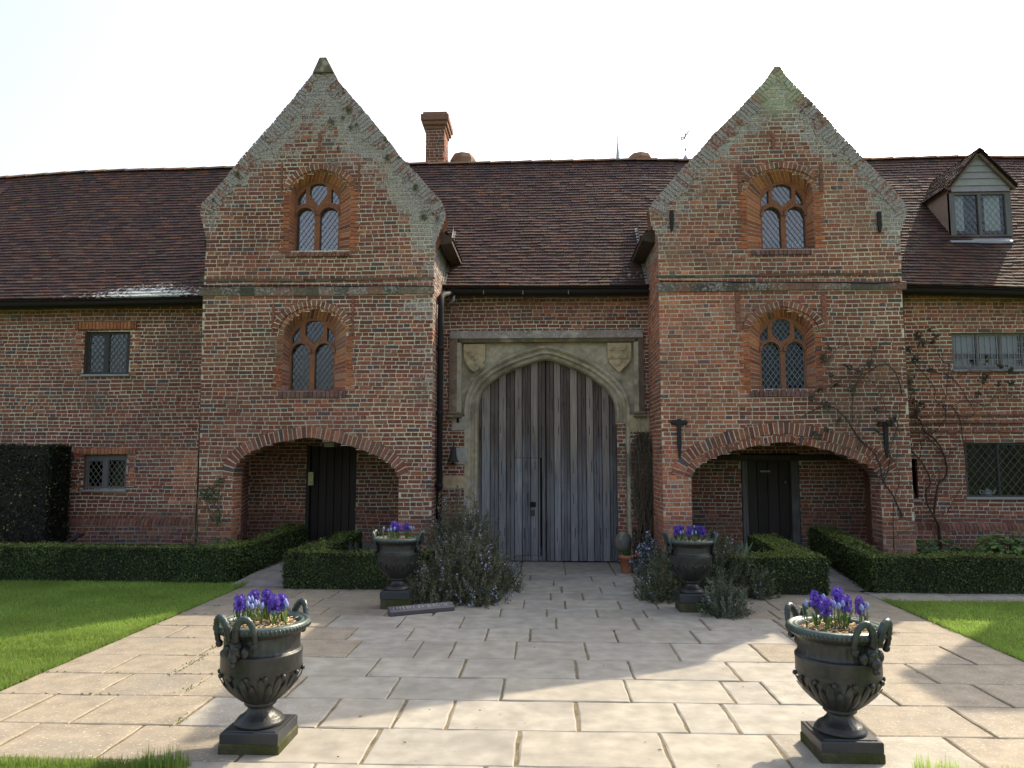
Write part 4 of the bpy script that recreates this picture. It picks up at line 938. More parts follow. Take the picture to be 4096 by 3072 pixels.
# ---- chimneys
def stack(c, x0, x1, xs, yt, yb, Y, dpt, cap):
    a, b = P2(c,x0,yb,Y), P2(c,x1,yt,Y); m = MB(); zt = b[1]; zb = a[1]-.6; sh = .0
    fr = lambda u, z, d: (u, Y+d, z)
    bricks(m, lambda z: [(a[0],b[0])], zb, zt-.35, fr, 12, zn='wing', course=.065)
    bricks(m, lambda z: [(Y,Y+dpt)], zb, zt-.35, lambda u,z,d: (b[0]-d,u,z), 12, cx=lambda u: 5, zn='towerR', course=.065)
    m.face([(a[0],Y,zb),(a[0],Y+dpt,zb),(a[0],Y+dpt,zt-.3),(a[0],Y,zt-.3)], (.15,.07,.05,0)); m.face([(a[0],Y+dpt,zb),(b[0],Y+dpt,zb),(b[0],Y+dpt,zt-.3),(a[0],Y+dpt,zt-.3)], (.15,.07,.05,0))
    o = m.build('chimney', M_BRICK, house); o['label'] = 'tall square brick chimney behind the ridge'
    k = MB()
    for (e, z0, z1) in ((.03,zt-.37,zt-.29),(.07,zt-.29,zt-.2),(.10,zt-.2,zt-.06),(.06,zt-.06,zt)):
        k.cbox((a[0]-e,Y-e,z0+.001),(b[0]+e,Y+dpt+e,z1), rc((.15,.085,.06),.12,.16), .012)
    k.build('chimney_cap', M_BRICK, o)
stack('Cc', 205, 358, None, 100, 505, 15.3, .62, None)
def pot(c, x0, x1, yt, Y, label):
    a = P2(c,x0,yt,Y); b = P2(c,x1,yt,Y); r = (b[0]-a[0])/2; cx = (a[0]+b[0])/2; m = MB()
    m.lathe([(r*.9,-.8),(r*.9,-.32),(r*1.0,-.26),(r*1.02,-.1),(r*.82,.0),(r*.6,.03),(.001,.03)], (.19,.12,.08,.2), 8, (cx,Y+r,a[1]), smooth=False)
    m.build('chimney', M_BRICK, house)['label'] = label
pot('Cc', 392, 598, 412, 15.6, 'short eight-sided brick chimney top next to the square chimney')
pot('Cc', 1838, 2048, 410, 15.6, 'short eight-sided brick chimney top above the right half of the gate roof')
m = MB(); bricks(m, lambda z: [(8.9,9.9)], 4.6, 8.0, lambda u,z,d: (u,12.1+d,z), 12, zn='wing'); m.box((8.9,12.101,4.4),(9.9,12.8,8.0),(.2,.09,.06,0)); m.cbox((8.82,12.0,8.0),(9.98,12.88,8.2),(.18,.09,.06,.1),.02)  # unseen stack added beyond the frame to cast shadow on the right-hand paving
m.build('chimney', M_BRICK, house)['label'] = 'unseen broad chimney added on the far right roof to shade the paving'

# ==================================================================== THINGS ON AND BEHIND THE HOUSE
def pole_thing(name, c, x0, y0, x1, y1, Y, r, label, cat, col):
    a, b = P(c,x0,y0,Y), P(c,x1,y1,Y); a.z -= .6; m = MB(); m.tube([a, a.lerp(b,.5), b], [r, r*.85, r*.6], col, 8); return tag(m.build(name, M_IRON), label, cat)
pole_thing('aerial', 'Cc', 1215, 495, 1204, 300, 15.0, .012, 'thin bare rod standing on the gate roof ridge', 'rod', (.25,.27,.32,0))
m = MB(); a = P('Cc',1752,478,40); tp_ = P('Cc',1745,262,40); r = (P('Cc',1768,478,40).x-P('Cc',1735,478,40).x)/2
m.lathe([(r*1.5,-3),(r,0),(r*.7,(tp_.z-a.z)*.3),(r*.28,(tp_.z-a.z)*.62),(.03,(tp_.z-a.z)*.9),(.02,tp_.z-a.z)], (.30,.34,.42,0), 8, a, False)
tag(m.build('spire', M_LEAD), 'slender pale lead spire tip far behind the gate roof', 'spire')
vn = empty('weather_vane', P('R',1893,420,17), 'delicate iron weather vane behind the roof left of the right gable', 'weather vane'); m = MB()
b0, b1 = P('R',1893,420,17), P('R',1890,0,17); m.tube([b0-Vector((0,0,1)), b0.lerp(b1,.5), b1], .012, (.3,.32,.4,0), 6); m.tube([P('R',1893,y,17) for y in (420,390,365,350)], [.05,.055,.03,.012], (.3,.34,.42,0), 8); m.ball(P('R',1893,290,17),.03,(.3,.32,.4,0)); m.build('pole', M_IRON, vn)
m = MB(); 
for pts in (((1840,180),(1850,145),(1890,140),(1925,75)),((1850,145),(1838,135)),((1925,75),(1936,72)),((1890,90),(1888,160)),((1856,175),(1888,150)),((1905,110),(1922,105))): m.tube([P('R',x,y,17) for x,y in pts], .018, (.3,.32,.40,0), 5)
m.build('arrow', M_IRON, vn)
# bell
bl = empty('bell', P('Kc',138,215,YW-.12), 'small dark iron bell hanging on the brick beside the gate', 'bell'); m = MB(); c = P('Kc',138,240,YW-.12); k = (P('Kc',0,60,YW).z-P('Kc',0,240,YW).z)
m.lathe([(.001,k*.78),(.03,k*.76),(.045,k*.68),(.052,k*.45),(.066,k*.25),(.092,k*.14),(.088,k*.13),(.05,k*.3),(.001,k*.5)], (.035,.032,.034,0), 20, c); m.build('bell_body', M_IRON, bl)
m = MB(); m.tube([c+Vector((0,0,k*.5)), c+Vector((0,0,k*.1))], .012, (.02,.02,.02,0), 6); m.ball(c+Vector((0,0,k*.07)), .026, (.02,.02,.02,0)); m.build('clapper', M_IRON, bl)
m = MB(); m.tube([c+Vector((0,0,k*.76)), c+Vector((0,0,k*1.05)), c+Vector((0,.12,k*1.1))], .009, (.025,.02,.02,0), 6); m.build('bracket', M_IRON, bl)

# ==================================================================== GROUND
m = MB(); m.face([(-900,-900,-.06),(900,-900,-.06),(900,900,-.06),(-900,900,-.06)], (0,0,0,0)); tag(m.build('ground', M_FIELD), None, kind='structure')
PX = 3.87
m = MB(); m.face([(-PX,-4,-.009),(PX,-4,-.009),(PX,12.3,-.009),(-PX,12.3,-.009)], (0,0,0,0)); m.face([(PX,8.9,-.021),(12,8.9,-.021),(12,9.6,-.021),(PX,9.6,-.021)], (0,0,0,0)); tag(m.build('paving_bed', M_JOINT), None, kind='structure')
# flagstones, row by row
lines = [12.2]+[G('X',270,y).y for y in (100,148,190,243,305,372,440,537,640,783,938,1118,1358,1650)]
lines += [lines[-1]-k for k in (.42,.9,1.35,1.85,2.4,2.95,3.5,4.1)]
jp = dict(W=((1150,1230),(1565,1230),(590,1210),(915,1500),(1110,1010),(940,850),(1670,850),(790,690),(1305,705),(1580,705),(1990,1030),(770,575),(1240,580),(1865,580),(615,470),(1170,480),(1660,485),(570,380),(530,300),(660,240),(1975,400),(360,240)),
 X=((400,215),(50,215),(145,125),(645,130),(335,165),(825,170),(715,220),(1010,225),(310,270),(570,275),(1020,285),(95,330),(430,340),(870,345),(1175,350),(280,405),(685,415),(1080,420),(355,490),(1000,500),(1560,500),(148,585),(840,595),(1470,595),(28,710),(595,715),(1315,720),(1990,725),(515,860),(960,870),(1780,870),(930,1030),(1740,1040),(2035,1000),(525,1240),(1360,1240),(1760,1250),(45,1500),(1240,1500)),
 Y=((850,290),(95,500),(165,600),(1500,735),(1230,890),(60,1080),(950,1070),(1800,1070),(1620,1270),(100,1520),(1540,1500)),
 V=((1430,555),(980,820),(1530,820),(1700,690),(900,985),(1570,1000),(230,1170),(760,1180),(1560,1200),(130,1400),(1000,1420),(1330,600)))
jx = {}
for c in jp:
    for (x, y) in jp[c]:
        g = G(c, x, y)
        for i in range(len(lines)-1):
            if lines[i] >= g.y > lines[i+1]: jx.setdefault(i, []).append(g.x)
flag = MB()
def slab(x0, x1, y0, y1, col, hh=None, li=.08):
    h = random.uniform(-.003,.003) if hh is None else hh; e = .004; n = 6
    ring = []
    for (a, b) in (((x0,y0),(x1,y0)),((x1,y0),(x1,y1)),((x1,y1),(x0,y1)),((x0,y1),(x0,y0))):
        for k in range(n):
            t = k/n; ring.append((lerp(a[0],b[0],t)+random.uniform(-e,e), lerp(a[1],b[1],t)+random.uniform(-e,e)))
    cx, cy = (x0+x1)/2, (y0+y1)/2; N_ = len(ring); tx, ty = random.uniform(-.004,.004), random.uniform(-.004,.004)
    zf = lambda p: h+tx*(p[0]-cx)+ty*(p[1]-cy)
    ins = [(p[0]+(cx-p[0])/max(.1,abs(p[0]-cx)+abs(p[1]-cy))*.014, p[1]+(cy-p[1])/max(.1,abs(p[0]-cx)+abs(p[1]-cy))*.014) for p in ring]
    V = [(*p,-.03) for p in ring]+[(*p,zf(p)-.006) for p in ring]+[(*p,zf(p)) for p in ins]
    F = [(i,(i+1)%N_,N_+(i+1)%N_,N_+i) for i in range(N_)]+[(N_+i,N_+(i+1)%N_,2*N_+(i+1)%N_,2*N_+i) for i in range(N_)]+[tuple(range(2*N_,3*N_))]
    flag.idx(V, F, (*col, li))
FC = [(.262,.243,.205),(.272,.25,.208),(.245,.230,.205),(.258,.240,.208),(.25,.228,.19),(.238,.224,.20)]
for i in range(len(lines)-1):
    y1, y0 = lines[i], lines[i+1]; ym = (y0+y1)/2
    lim = 1.75 if y1 > 10.6 else (PX if ym > 4.0 else 1.95)
    xs = sorted(jx.get(i, []))
    xs = [x for x in xs if -lim+.2 < x < lim-.2]; out = []
    for x in xs:
        if not out or x-out[-1] > .22: out.append(x)
    xs = [-lim]+out+[lim]; full = []
    for a, b in zip(xs, xs[1:]):
        full.append(a); wmax = 1.15
        if b-a > wmax:
            k = math.ceil((b-a)/.85)
            for j in range(1, k): full.append(lerp(a,b,j/k)+random.uniform(-.1,.1))
    full.append(lim)
    for a, b in zip(full, full[1:]):
        g = .0085 if abs(a) < 1.9 else .007; gy = .0028
        c = random.choice(FC); b_ = random.uniform(.84,.96); c = tuple(k*b_*w_ for w_,k in zip((1,.99,.96), mixc(c, (.25,.24,.215), .5)))
        if abs((a+b)/2) > 2: c = tuple(k*.93 for k in mixc(c, (.20,.165,.118), .75))
        slab(a+g*random.uniform(.6,1.6), b-g*random.uniform(.6,1.6), y0+gy*random.uniform(.4,1.5), y1-gy*random.uniform(.4,1.5), c, li=.16 if abs((a+b)/2) < 1.8 else .30)
for i in range(9): slab(PX+i*.9+.006, PX+(i+1)*.9-.006, 9.02, 9.55, rc((.22,.205,.178),.06)[:3])
for k in range(70):
    x, y = random.uniform(-3.6,3.6), random.uniform(4.2,9.3); a = random.uniform(0,6.28); l = random.uniform(.008,.018); z = .006
    flag.face([(x+l*math.cos(a),y+l*math.sin(a),z),(x-l*.4*math.sin(a),y+l*.4*math.cos(a),z+.003),(x-l*math.cos(a),y-l*math.sin(a),z),(x+l*.4*math.sin(a),y-l*.4*math.cos(a),z)], rc((.07,.05,.03),.4))
tag(flag.build('pavement', M_FLAG), None, kind='structure')
# lawns and beds
def sheet(name, quads, ma, dz=0):
    m = MB()
    for q in quads:
        for i in range(8):
            for j in range(8):
                (a,b,c,d) = [Vector(p) for p in q]; f = lambda u, v: a.lerp(b,u).lerp(d.lerp(c,u),v)
                m.face([f(i/8,j/8), f((i+1)/8,j/8), f((i+1)/8,(j+1)/8), f(i/8,(j+1)/8)], (0,0,0,0))
    return tag(m.build(name, ma), None, kind='structure')
LW = [((-14,-4,.004),(-PX,-4,.004),(-PX,9.85,.004),(-14,9.85,.004)), ((PX,-4,.004),(14,-4,.004),(14,8.98,.004),(PX,8.98,.004)),
      ((-PX,-4,.012),(-1.98,-4,.012),(-1.98,4.06,.012),(-PX,4.06,.012)), ((1.98,-4,.012),(PX,-4,.012),(PX,4.12,.012),(1.98,4.12,.012))]
sheet('lawn', LW, M_LAWN)
sheet('soil_bed', [((-12,9.95,.0),(-4.1,9.95,.02),(-3.55,11.7,.30),(-12,11.72,.30)), ((-3.0,9.75,0),(-1.2,9.75,0),(-1.2,11.72,.05),(-2.75,11.7,.30)), ((1.3,9.6,.0),(3.2,9.6,0),(3.15,11.7,.3),(1.3,11.72,.05)), ((4.0,9.5,.0),(14,9.5,0),(14,11.72,.28),(3.95,11.7,.28))], M_SOIL)
pm = MB()
def ramp(x0, x1, X0, X1):
    ys = [9.62+.32*i for i in range(7)]
    for a, b in zip(ys, ys[1:]):
        ta, tb = (a-9.62)/1.92, (b-9.62)/1.92
        q = lambda t, s: lerp(lerp(x0,X0,t), lerp(x1,X1,t), s)
        pm.idx([(q(ta,0),a+.005,.003+.3*ta),(q(ta,1),a+.005,.003+.3*ta),(q(tb,1),b-.005,.003+.3*tb),(q(tb,0),b-.005,.003+.3*tb)], [(0,1,2,3)], rc((.21,.19,.168),.06,.1))
ramp(-4.06,-3.25,-3.6,-2.75); ramp(3.3,4.0,3.15,3.95)
tag(pm.build('path', M_FLAG), None, kind='structure')
# grass blades
def blades(n, x0, x1, y0, y1, h0, h1, w):
    x = rng.uniform(x0,x1,n); y = rng.uniform(y0,y1,n); a = rng.uniform(0,2*np.pi,n); h = rng.uniform(h0,h1,n); ln = rng.normal(0,.012,(n,2))
    dx, dy = np.cos(a)*w/2, np.sin(a)*w/2; z = np.full(n,.004)
    V = np.stack([np.stack([x-dx,y-dy,z],1), np.stack([x+dx,y+dy,z],1), np.stack([x+ln[:,0],y+ln[:,1],z+h],1)],1)
    t = rng.uniform(0,1,n)[:,None]; pat = np.array([fbm(p*.9,q*.9,51) for p,q in zip(x,y)])[:,None]
    C = (1-t)*np.array([.125,.235,.035])+t*np.array([.25,.33,.085]); C = C*(.5+1.0*pat); y_ = rng.random(n) < .05; C[y_] = np.array([.24,.22,.08])
    return V, np.concatenate([C, np.zeros((n,1))],1)
gm_ = MB()
for (n, a) in ((60000,(-8.2,-PX+.015,6.4,9.86)),(60000,(-6,-PX+.02,3.6,6.4)),(38000,(PX-.015,7.6,5.2,9.0)),(26000,(-PX,-1.96,3.2,4.09)),(16000,(1.96,PX,3.2,4.15))):
    V, C = blades(n, *a, .018, .042, .006); gm_.bulk(V, C)
for (n, a, h) in ((5000,(-PX-.06,-PX+.03,3.6,9.8),.055),(3000,(PX-.03,PX+.06,5.2,9.0),.055),(2600,(-PX,-1.97,4.02,4.10),.07),(2000,(1.97,PX,4.08,4.17),.07),(500,(-2.15,-1.90,3.95,4.12),.13),(350,(1.92,2.12,4.0,4.2),.12)):
    V, C = blades(n, *a, .025, h, .006); gm_.bulk(V, C)
tag(gm_.build('grass', M_GRASS), None, kind='stuff')
wd = MB()                                # weeds in the joints
for i in range(300):
    k = random.randrange(6, 15); y = lines[k]; x = random.uniform(-PX,-1.5) if random.random() < .75 else random.uniform(-1.5,PX)
    if vnoise(x*3, y*3, 88) < .62 or abs(x) < 2.2: continue
    h = random.uniform(.004,.014); wd.face([(x-.008,y-.01,0),(x+.008,y+.01,0),(x+random.uniform(-.015,.015),y+random.uniform(-.015,.015),h)], rc((.09,.14,.03),.3))
for c in 'V':
    for (x, y) in ((1530,820),(1430,880),(1540,1010),(1450,1280),(1720,690),(1600,780)):
        g = G(c, x, y)
        for _ in range(16):
            x_, y_ = g.x+random.gauss(0,.02), g.y+random.gauss(0,.09); wd.face([(x_-.006,y_,0),(x_+.006,y_,0),(x_+random.uniform(-.015,.015),y_+random.uniform(-.015,.015),random.uniform(.004,.016))], rc((.08,.13,.03),.3))
tag(wd.build('weeds', M_GRASS), None, kind='stuff')

# ==================================================================== HEDGES
def cards(pts, nrm, size, cols, asp=1.5, tilt=.9):
    n = len(pts); r = rng.normal(0,1,(n,3)); N_ = nrm+tilt*rng.normal(0,.6,(n,3)); N_ /= np.linalg.norm(N_,axis=1,keepdims=True)
    t = r-N_*(r*N_).sum(1,keepdims=True); t /= np.linalg.norm(t,axis=1,keepdims=True); b = np.cross(N_,t)
    s = (size*rng.uniform(.7,1.3,n))[:,None]; t = t*s/2*asp; b = b*s/2
    return np.stack([pts-t, pts-b*.9+t*.1, pts+t, pts+b*.9+t*.1],1), np.concatenate([cols, np.zeros((n,1))],1)
def leafcol(n, base, var=.35, alt=None, p=.15):
    c = np.array(base)*(1+rng.uniform(-var,var,(n,1)))*(1+rng.uniform(-.08,.08,(n,3)))
    if alt is not None: k = rng.random(n) < p; c[k] = np.array(alt)*(1+rng.uniform(-.2,.2,(k.sum(),1)))
    return c
def quadpts(q, dens):
    a, b, c, d = [np.array(p, float) for p in q]; nn = np.cross(b-a, d-a); ar = np.linalg.norm(nn); n = int(ar*dens)
    u, v = rng.random((n,1)), rng.random((n,1)); p = (a*(1-u)+b*u)*(1-v)+(d*(1-u)+c*u)*v
    return p, np.repeat((nn/ar)[None], n, 0)
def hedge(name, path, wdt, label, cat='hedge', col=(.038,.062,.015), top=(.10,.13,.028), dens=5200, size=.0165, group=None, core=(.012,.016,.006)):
    m = MB(); L_, R_ = [], []
    for i, p in enumerate(path):
        a, b = path[max(0,i-1)], path[min(len(path)-1,i+1)]
        d1 = Vector((p[0]-a[0],p[1]-a[1])); d2 = Vector((b[0]-p[0],b[1]-p[1]))
        d1 = d1.normalized() if d1.length > 1e-6 else d2.normalized(); d2 = d2.normalized() if d2.length > 1e-6 else d1
        n1, n2 = Vector((-d1.y,d1.x)), Vector((-d2.y,d2.x)); mm = (n1+n2).normalized(); k = wdt/2/max(.4, mm.dot(n1))
        L_.append((p[0]+mm.x*k, p[1]+mm.y*k)); R_.append((p[0]-mm.x*k, p[1]-mm.y*k))
    for i in range(len(path)-1):
        z0, z1, t0, t1 = path[i][2], path[i+1][2], path[i][3], path[i+1][3]
        l0, l1, r0, r1 = L_[i], L_[i+1], R_[i], R_[i+1]
        fs = [[(*r0,z0),(*r1,z1),(*r1,t1),(*r0,t0)], [(*l1,z1),(*l0,z0),(*l0,t0),(*l1,t1)], [(*r0,t0),(*r1,t1),(*l1,t1),(*l0,t0)]]
        if i == 0: fs.append([(*l0,z0),(*r0,z0),(*r0,t0),(*l0,t0)])
        if i == len(path)-2: fs.append([(*r1,z1),(*l1,z1),(*l1,t1),(*r1,t1)])
        for k, q in enumerate(fs):
            p, nn = quadpts(q, dens)
            bulge = np.array([.055*(fbm(a*2.2+b, c*3, 61)-.5)*2 for a,b,c in p])[:,None]
            pp = p+nn*(bulge+rng.normal(0,.014,(len(p),1)))
            zr = np.clip((p[:,2]-min(z0,z1))/(max(t0,t1)-min(z0,z1)),0,1)[:,None]
            pp -= nn*np.clip((zr-.9)/.1,0,1)*.03 if k != 2 else 0
            fl = np.array([fbm(a*1.7+b*1.3, c*2, 63) for a,b,c in p])[:,None]
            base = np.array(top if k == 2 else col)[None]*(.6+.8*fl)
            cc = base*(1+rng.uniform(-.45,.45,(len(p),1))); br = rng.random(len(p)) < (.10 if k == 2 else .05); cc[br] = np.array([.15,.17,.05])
            V, C = cards(pp, nn, size, cc); m.bulk(V, C)
        s = .86
        cen = lambda q: [((x-(l0[0]+r0[0]+l1[0]+r1[0])/4)*1+(l0[0]+r0[0]+l1[0]+r1[0])/4, y, z) for x,y,z in q]
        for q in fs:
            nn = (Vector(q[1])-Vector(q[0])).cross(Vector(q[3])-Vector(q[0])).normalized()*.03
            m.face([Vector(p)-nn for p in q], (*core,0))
    return tag(m.build(name, M_LEAF), label, cat, group)
GH = 'low clipped box hedges in front of the house'
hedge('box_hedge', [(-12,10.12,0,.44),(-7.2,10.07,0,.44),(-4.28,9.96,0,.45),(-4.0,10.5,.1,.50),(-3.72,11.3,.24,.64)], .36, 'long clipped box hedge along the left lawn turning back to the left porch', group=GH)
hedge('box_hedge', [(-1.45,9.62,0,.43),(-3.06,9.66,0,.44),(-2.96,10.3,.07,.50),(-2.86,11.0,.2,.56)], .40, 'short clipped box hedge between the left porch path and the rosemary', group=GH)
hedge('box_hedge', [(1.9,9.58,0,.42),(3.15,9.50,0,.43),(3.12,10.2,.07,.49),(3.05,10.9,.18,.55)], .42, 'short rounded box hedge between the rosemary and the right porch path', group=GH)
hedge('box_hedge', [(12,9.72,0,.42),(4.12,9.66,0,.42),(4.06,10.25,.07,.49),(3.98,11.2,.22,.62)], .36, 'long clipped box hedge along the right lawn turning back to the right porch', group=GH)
yx = P2('Gc',470,0,10.95)[0]; yz = P2('Gc',0,185,10.95)[1]
hedge('yew_hedge', [(-9.6,11.2,.2,yz),(yx,11.2,.2,yz)], .5, 'tall dark square-cut yew at the far left of the wall', col=(.012,.014,.007), top=(.022,.026,.01), dens=2600, size=.022, core=(.006,.008,.005))

# ==================================================================== BUSHES AND PLANTS
def sprigs(m, ends, dirs, length, nn, ll, lw, col, var=.3, alt=None, palt=.1, flower=None, pf=.1, fs=.014):
    n = len(ends); base = ends-dirs*length[:,None]
    for k in range(n): 
        if k % 3 == 0: m.tube([base[k], base[k]*.5+ends[k]*.5, ends[k]], [.004,.003,.0015], (.09,.07,.045,0), 4, False)
    t = rng.uniform(.12,1.02,(n,nn)); pts = base[:,None]+(ends-base)[:,None]*t[...,None]
    r = rng.normal(0,1,(n,nn,3)); d = dirs[:,None]; r -= d*(r*d).sum(-1,keepdims=True); r /= np.linalg.norm(r,axis=-1,keepdims=True)
    nd = (r*.8+d*.75); nd /= np.linalg.norm(nd,axis=-1,keepdims=True); L = (ll*(1.15-.5*t))[...,None]
    w = np.cross(nd, rng.normal(0,1,(n,nn,3))); w /= np.linalg.norm(w,axis=-1,keepdims=True); w *= lw/2
    V = np.stack([pts-w*.6, pts+nd*L*.5+w, pts+nd*L, pts+nd*L*.5-w],2).reshape(-1,4,3)
    tone = rng.uniform(1-var,1+var,(n,1,1)); C = np.array(col)*tone*(1+rng.uniform(-.25,.25,(n,nn,1)))
    if alt is not None: k = rng.random(n) < palt; C[k] = np.array(alt)*(1+rng.uniform(-.2,.2,(k.sum(),nn,1)))
    C = C.reshape(-1,3); m.bulk(V, np.concatenate([C,np.zeros((len(C),1))],1))
    if flower is not None:
        k = np.where(rng.random(n) < pf)[0]; f = MB()
        pf_ = np.concatenate([base[k]*(1-s)+ends[k]*s+rng.normal(0,.012,(len(k),3)) for s in (.55,.65,.75,.85,.95)]) if len(k) else np.zeros((0,3))
        V, C = cards(pf_, rng.normal(0,1,(len(pf_),3)), fs, leafcol(len(pf_), flower, .2)); f.bulk(V, C); return f
def dome(n, c, r, up=.9, shell=(.55,1.0), outw=.8):
    u = rng.normal(0,1,(n,3)); u[:,2] = np.abs(u[:,2]); u /= np.linalg.norm(u,axis=1,keepdims=True)
    s = rng.uniform(shell[0],shell[1],(n,1)); e = np.array(c)+u*np.array(r)*s*(1+.18*rng.normal(0,1,(n,1))*.5)
    d = u*outw+np.array([0,0,up])+rng.normal(0,.22,(n,3)); d /= np.linalg.norm(d,axis=1,keepdims=True)
    return e, d
def bush(name, domes, label, cat, col, ll, lw, nn, ln, flower=None, pf=.1, alt=None, palt=.15, fs=.014, up=.9):
    root = empty(name, (domes[0][1][0], domes[0][1][1], 0), label, cat); m = MB(); fl = MB()
    for (n, c, r) in domes:
        e, d = dome(n, c, r, up); e[:,2] = np.maximum(e[:,2], .03)
        f = sprigs(m, e, d, rng.uniform(ln[0],ln[1],n), nn, ll, lw, col, .45, alt, palt, flower, pf, fs)
        if f: fl.v, o = fl.v+f.v, len(fl.v); fl.c += f.c; fl.f += [tuple(i+o for i in q) for q in f.f]; fl.sm += f.sm
    m.build('foliage', M_LEAF2, root)
    if fl.v: fl.build('flowers', M_PETAL, root)['kind'] = 'stuff'
    return root
bush('rosemary_bush', [(700,(-1.12,9.95,.05),(.62,.55,1.15)),(800,(-.98,9.1,.0),(.62,.75,.80)),(260,(-.62,9.55,0),(.42,.6,.55)),(220,(-1.3,8.75,0),(.38,.5,.5)),(140,(-.75,8.65,0),(.35,.4,.32))], 'big sprawling rosemary in pale blue flower left of the gate', 'rosemary', (.098,.108,.064), .05, .011, 26, (.22,.42), (.34,.36,.60), .16, (.10,.085,.05), .14, .02)
bush('rosemary_bush', [(520,(2.05,9.35,0),(.60,.5,.78)),(240,(1.45,9.5,0),(.4,.5,.62)),(200,(1.35,8.95,0),(.32,.35,.45)),(160,(2.45,9.15,0),(.32,.3,.42))], 'dark rosemary bush behind the urn right of the gate', 'rosemary', (.078,.094,.055), .05, .011, 26, (.2,.38), (.34,.36,.55), .05, (.09,.085,.045), .12, .018)
bush('rosemary_bush', [(210,(1.88,8.12,-.02),(.30,.24,.48))], 'small upright grey-green rosemary growing against the right urn plinth', 'rosemary', (.105,.125,.085), .045, .010, 34, (.2,.34), (.4,.42,.6), .05, None, 0, .016, up=1.6)
bush('lavender', [(130,(1.42,10.75,.0),(.28,.25,.60))], 'blue-grey flowering shrub behind the terracotta pots', 'shrub', (.085,.105,.10), .045, .011, 22, (.16,.3), (.33,.38,.55), .6, None, 0, .024)
def leafy(name, c, r, n, size, col, label, cat='plant', alt=None, stem=True):
    u = rng.normal(0,1,(n,3)); u[:,2] = np.abs(u[:,2]); u /= np.linalg.norm(u,axis=1,keepdims=True); p = np.array(c)+u*np.array(r)*rng.uniform(.45,1.05,(n,1))
    m = MB(); V, C = cards(p, u+np.array([0,-.2,.7]), size, leafcol(n, col, .4, alt), 1.1, .6); m.bulk(V, C)
    for k in range(0, n, 4): m.tube([(c[0]+u[k,0]*.05,c[1]+u[k,1]*.05,c[2]), tuple(p[k])], .004, (.05,.07,.02,0), 4, False)
    return tag(m.build(name, M_LEAF), label, cat)
g = P('Gc',1990,1090,10.6); leafy('leafy_plant', (g.x,10.65,.22), (.40,.25,.36), 260, .085, (.035,.085,.025), 'dark green round-leaved plant at the foot of the left porch')
g = P('O',1370,1060,10.9); leafy('leafy_plant', (g.x-.05,10.9,.25), (.42,.25,.26), 200, .08, (.05,.11,.025), 'low bright leafy plant under the climbing rose')
g = P('O',2020,1060,11.0); leafy('leafy_plant', (g.x,10.9,.22), (.62,.28,.40), 420, .07, (.06,.125,.025), 'broad bright green plant under the right wing window', alt=(.11,.17,.04))
def straps(name, c, n, ln, w, col, label, spread=.35):
    m = MB()
    for i in range(n):
        a = random.uniform(0,2*math.pi); l = ln*random.uniform(.6,1.1); s = random.uniform(.1,spread); b = Vector(c)+Vector((random.gauss(0,.05),random.gauss(0,.05),0)); d = Vector((math.cos(a),math.sin(a),0)); t = Vector((-d.y,d.x,0))*w/2; k = rc(col,.3)
        pr = [b+d*s*(q**1.6)*l+Vector((0,0,l*(q-.28*q*q))) for q in (0,.35,.7,1)]
        for j in range(3):
            f0, f1 = (1,.9,.6,.05)[j], (1,.9,.6,.05)[j+1]; m.face([pr[j]-t*f0, pr[j]+t*f0, pr[j+1]+t*f1, pr[j+1]-t*f1], k)
    return tag(m.build(name, M_LEAF), label, 'plant')
g = P('I',1270,1110,10.4); straps('iris_clump', (g.x,10.4,.1), 60, .52, .03, (.035,.06,.045), 'clump of dark strap leaves by the left porch door')
g = P('M',900,1130,10.3); straps('iris_clump', (g.x-.1,10.25,.15), 22, .5, .05, (.09,.12,.075), 'pale sword-leaved plant by the right porch door', .7)
g = P('Gc',370,1075,10.6); straps('iris_clump', (g.x,10.6,.22), 22, .26, .022, (.08,.12,.05), 'small tuft of pale strap leaves behind the long left hedge', .8)
m = MB(); a, b = P('Gc',575,1050,10.9), P('Gc',710,970,11.0); m.bar(a, b, .05, .04, (.012,.012,.013,0), (0,-1,.2)); m.bar(b+Vector((-.02,0,.0)), b+Vector((.05,0,.0)), .03, .05, (.012,.012,.013,0)); tag(m.build('iron_bar', M_IRON), 'dark bar leaning in the left bed under the small window', 'bar')
# ivy-like climber right of the gate
cl = empty('climber', (1.52,11.6,0), 'dense dark climber with bare twigs in the corner right of the gate', 'climber'); m = MB()
x0, x1 = P2('Kc',1735,0,11.55)[0], P2('Kc',1975,0,11.4)[0]; zt = P2('Kc',0,-30,11.5)[1]; n = 5200
px_ = rng.normal(.55,.27,n); pz = rng.uniform(0,1,n)**1.1; pw = np.array([fbm(a*4,b*7,71) for a,b in zip(px_,pz)])
edge = np.array([.85+.35*vnoise(2.5,b*9,72) for b in pz]); keep = (pw > .36+.22*np.clip(pz-.55,0,1)) & (np.abs(px_-.5) < .5*edge*(1.1-.45*np.clip(pz-.8,0,1)*3)); px_, pz = px_[keep], pz[keep]; n = len(px_)
pts = np.stack([x0+(x1-x0)*px_, 11.66-.24*np.clip(px_+rng.uniform(-.3,.25,n),0,1.15), .12+(zt-.12)*pz],1)
V, C = cards(pts, np.repeat(np.array([[-.3,-1,.2]]),n,0), .036, leafcol(n,(.050,.040,.027),.5,(.055,.085,.025),.16)); m.bulk(V, C); m.build('foliage', M_LEAF, cl)
m = MB()
for i in range(110):
    x = random.uniform(x0,x1); z = random.uniform(.1,1.3); q = [Vector((x,11.45,z))]
    for _ in range(5): q.append(q[-1]+Vector((random.gauss(0,.05),random.gauss(0,.02),random.uniform(.08,.28))))
    m.tube(q, [.006,.005,.004,.004,.003,.002], rc((.10,.08,.06),.3), 4, False)
m.build('stem', M_STEM, cl)
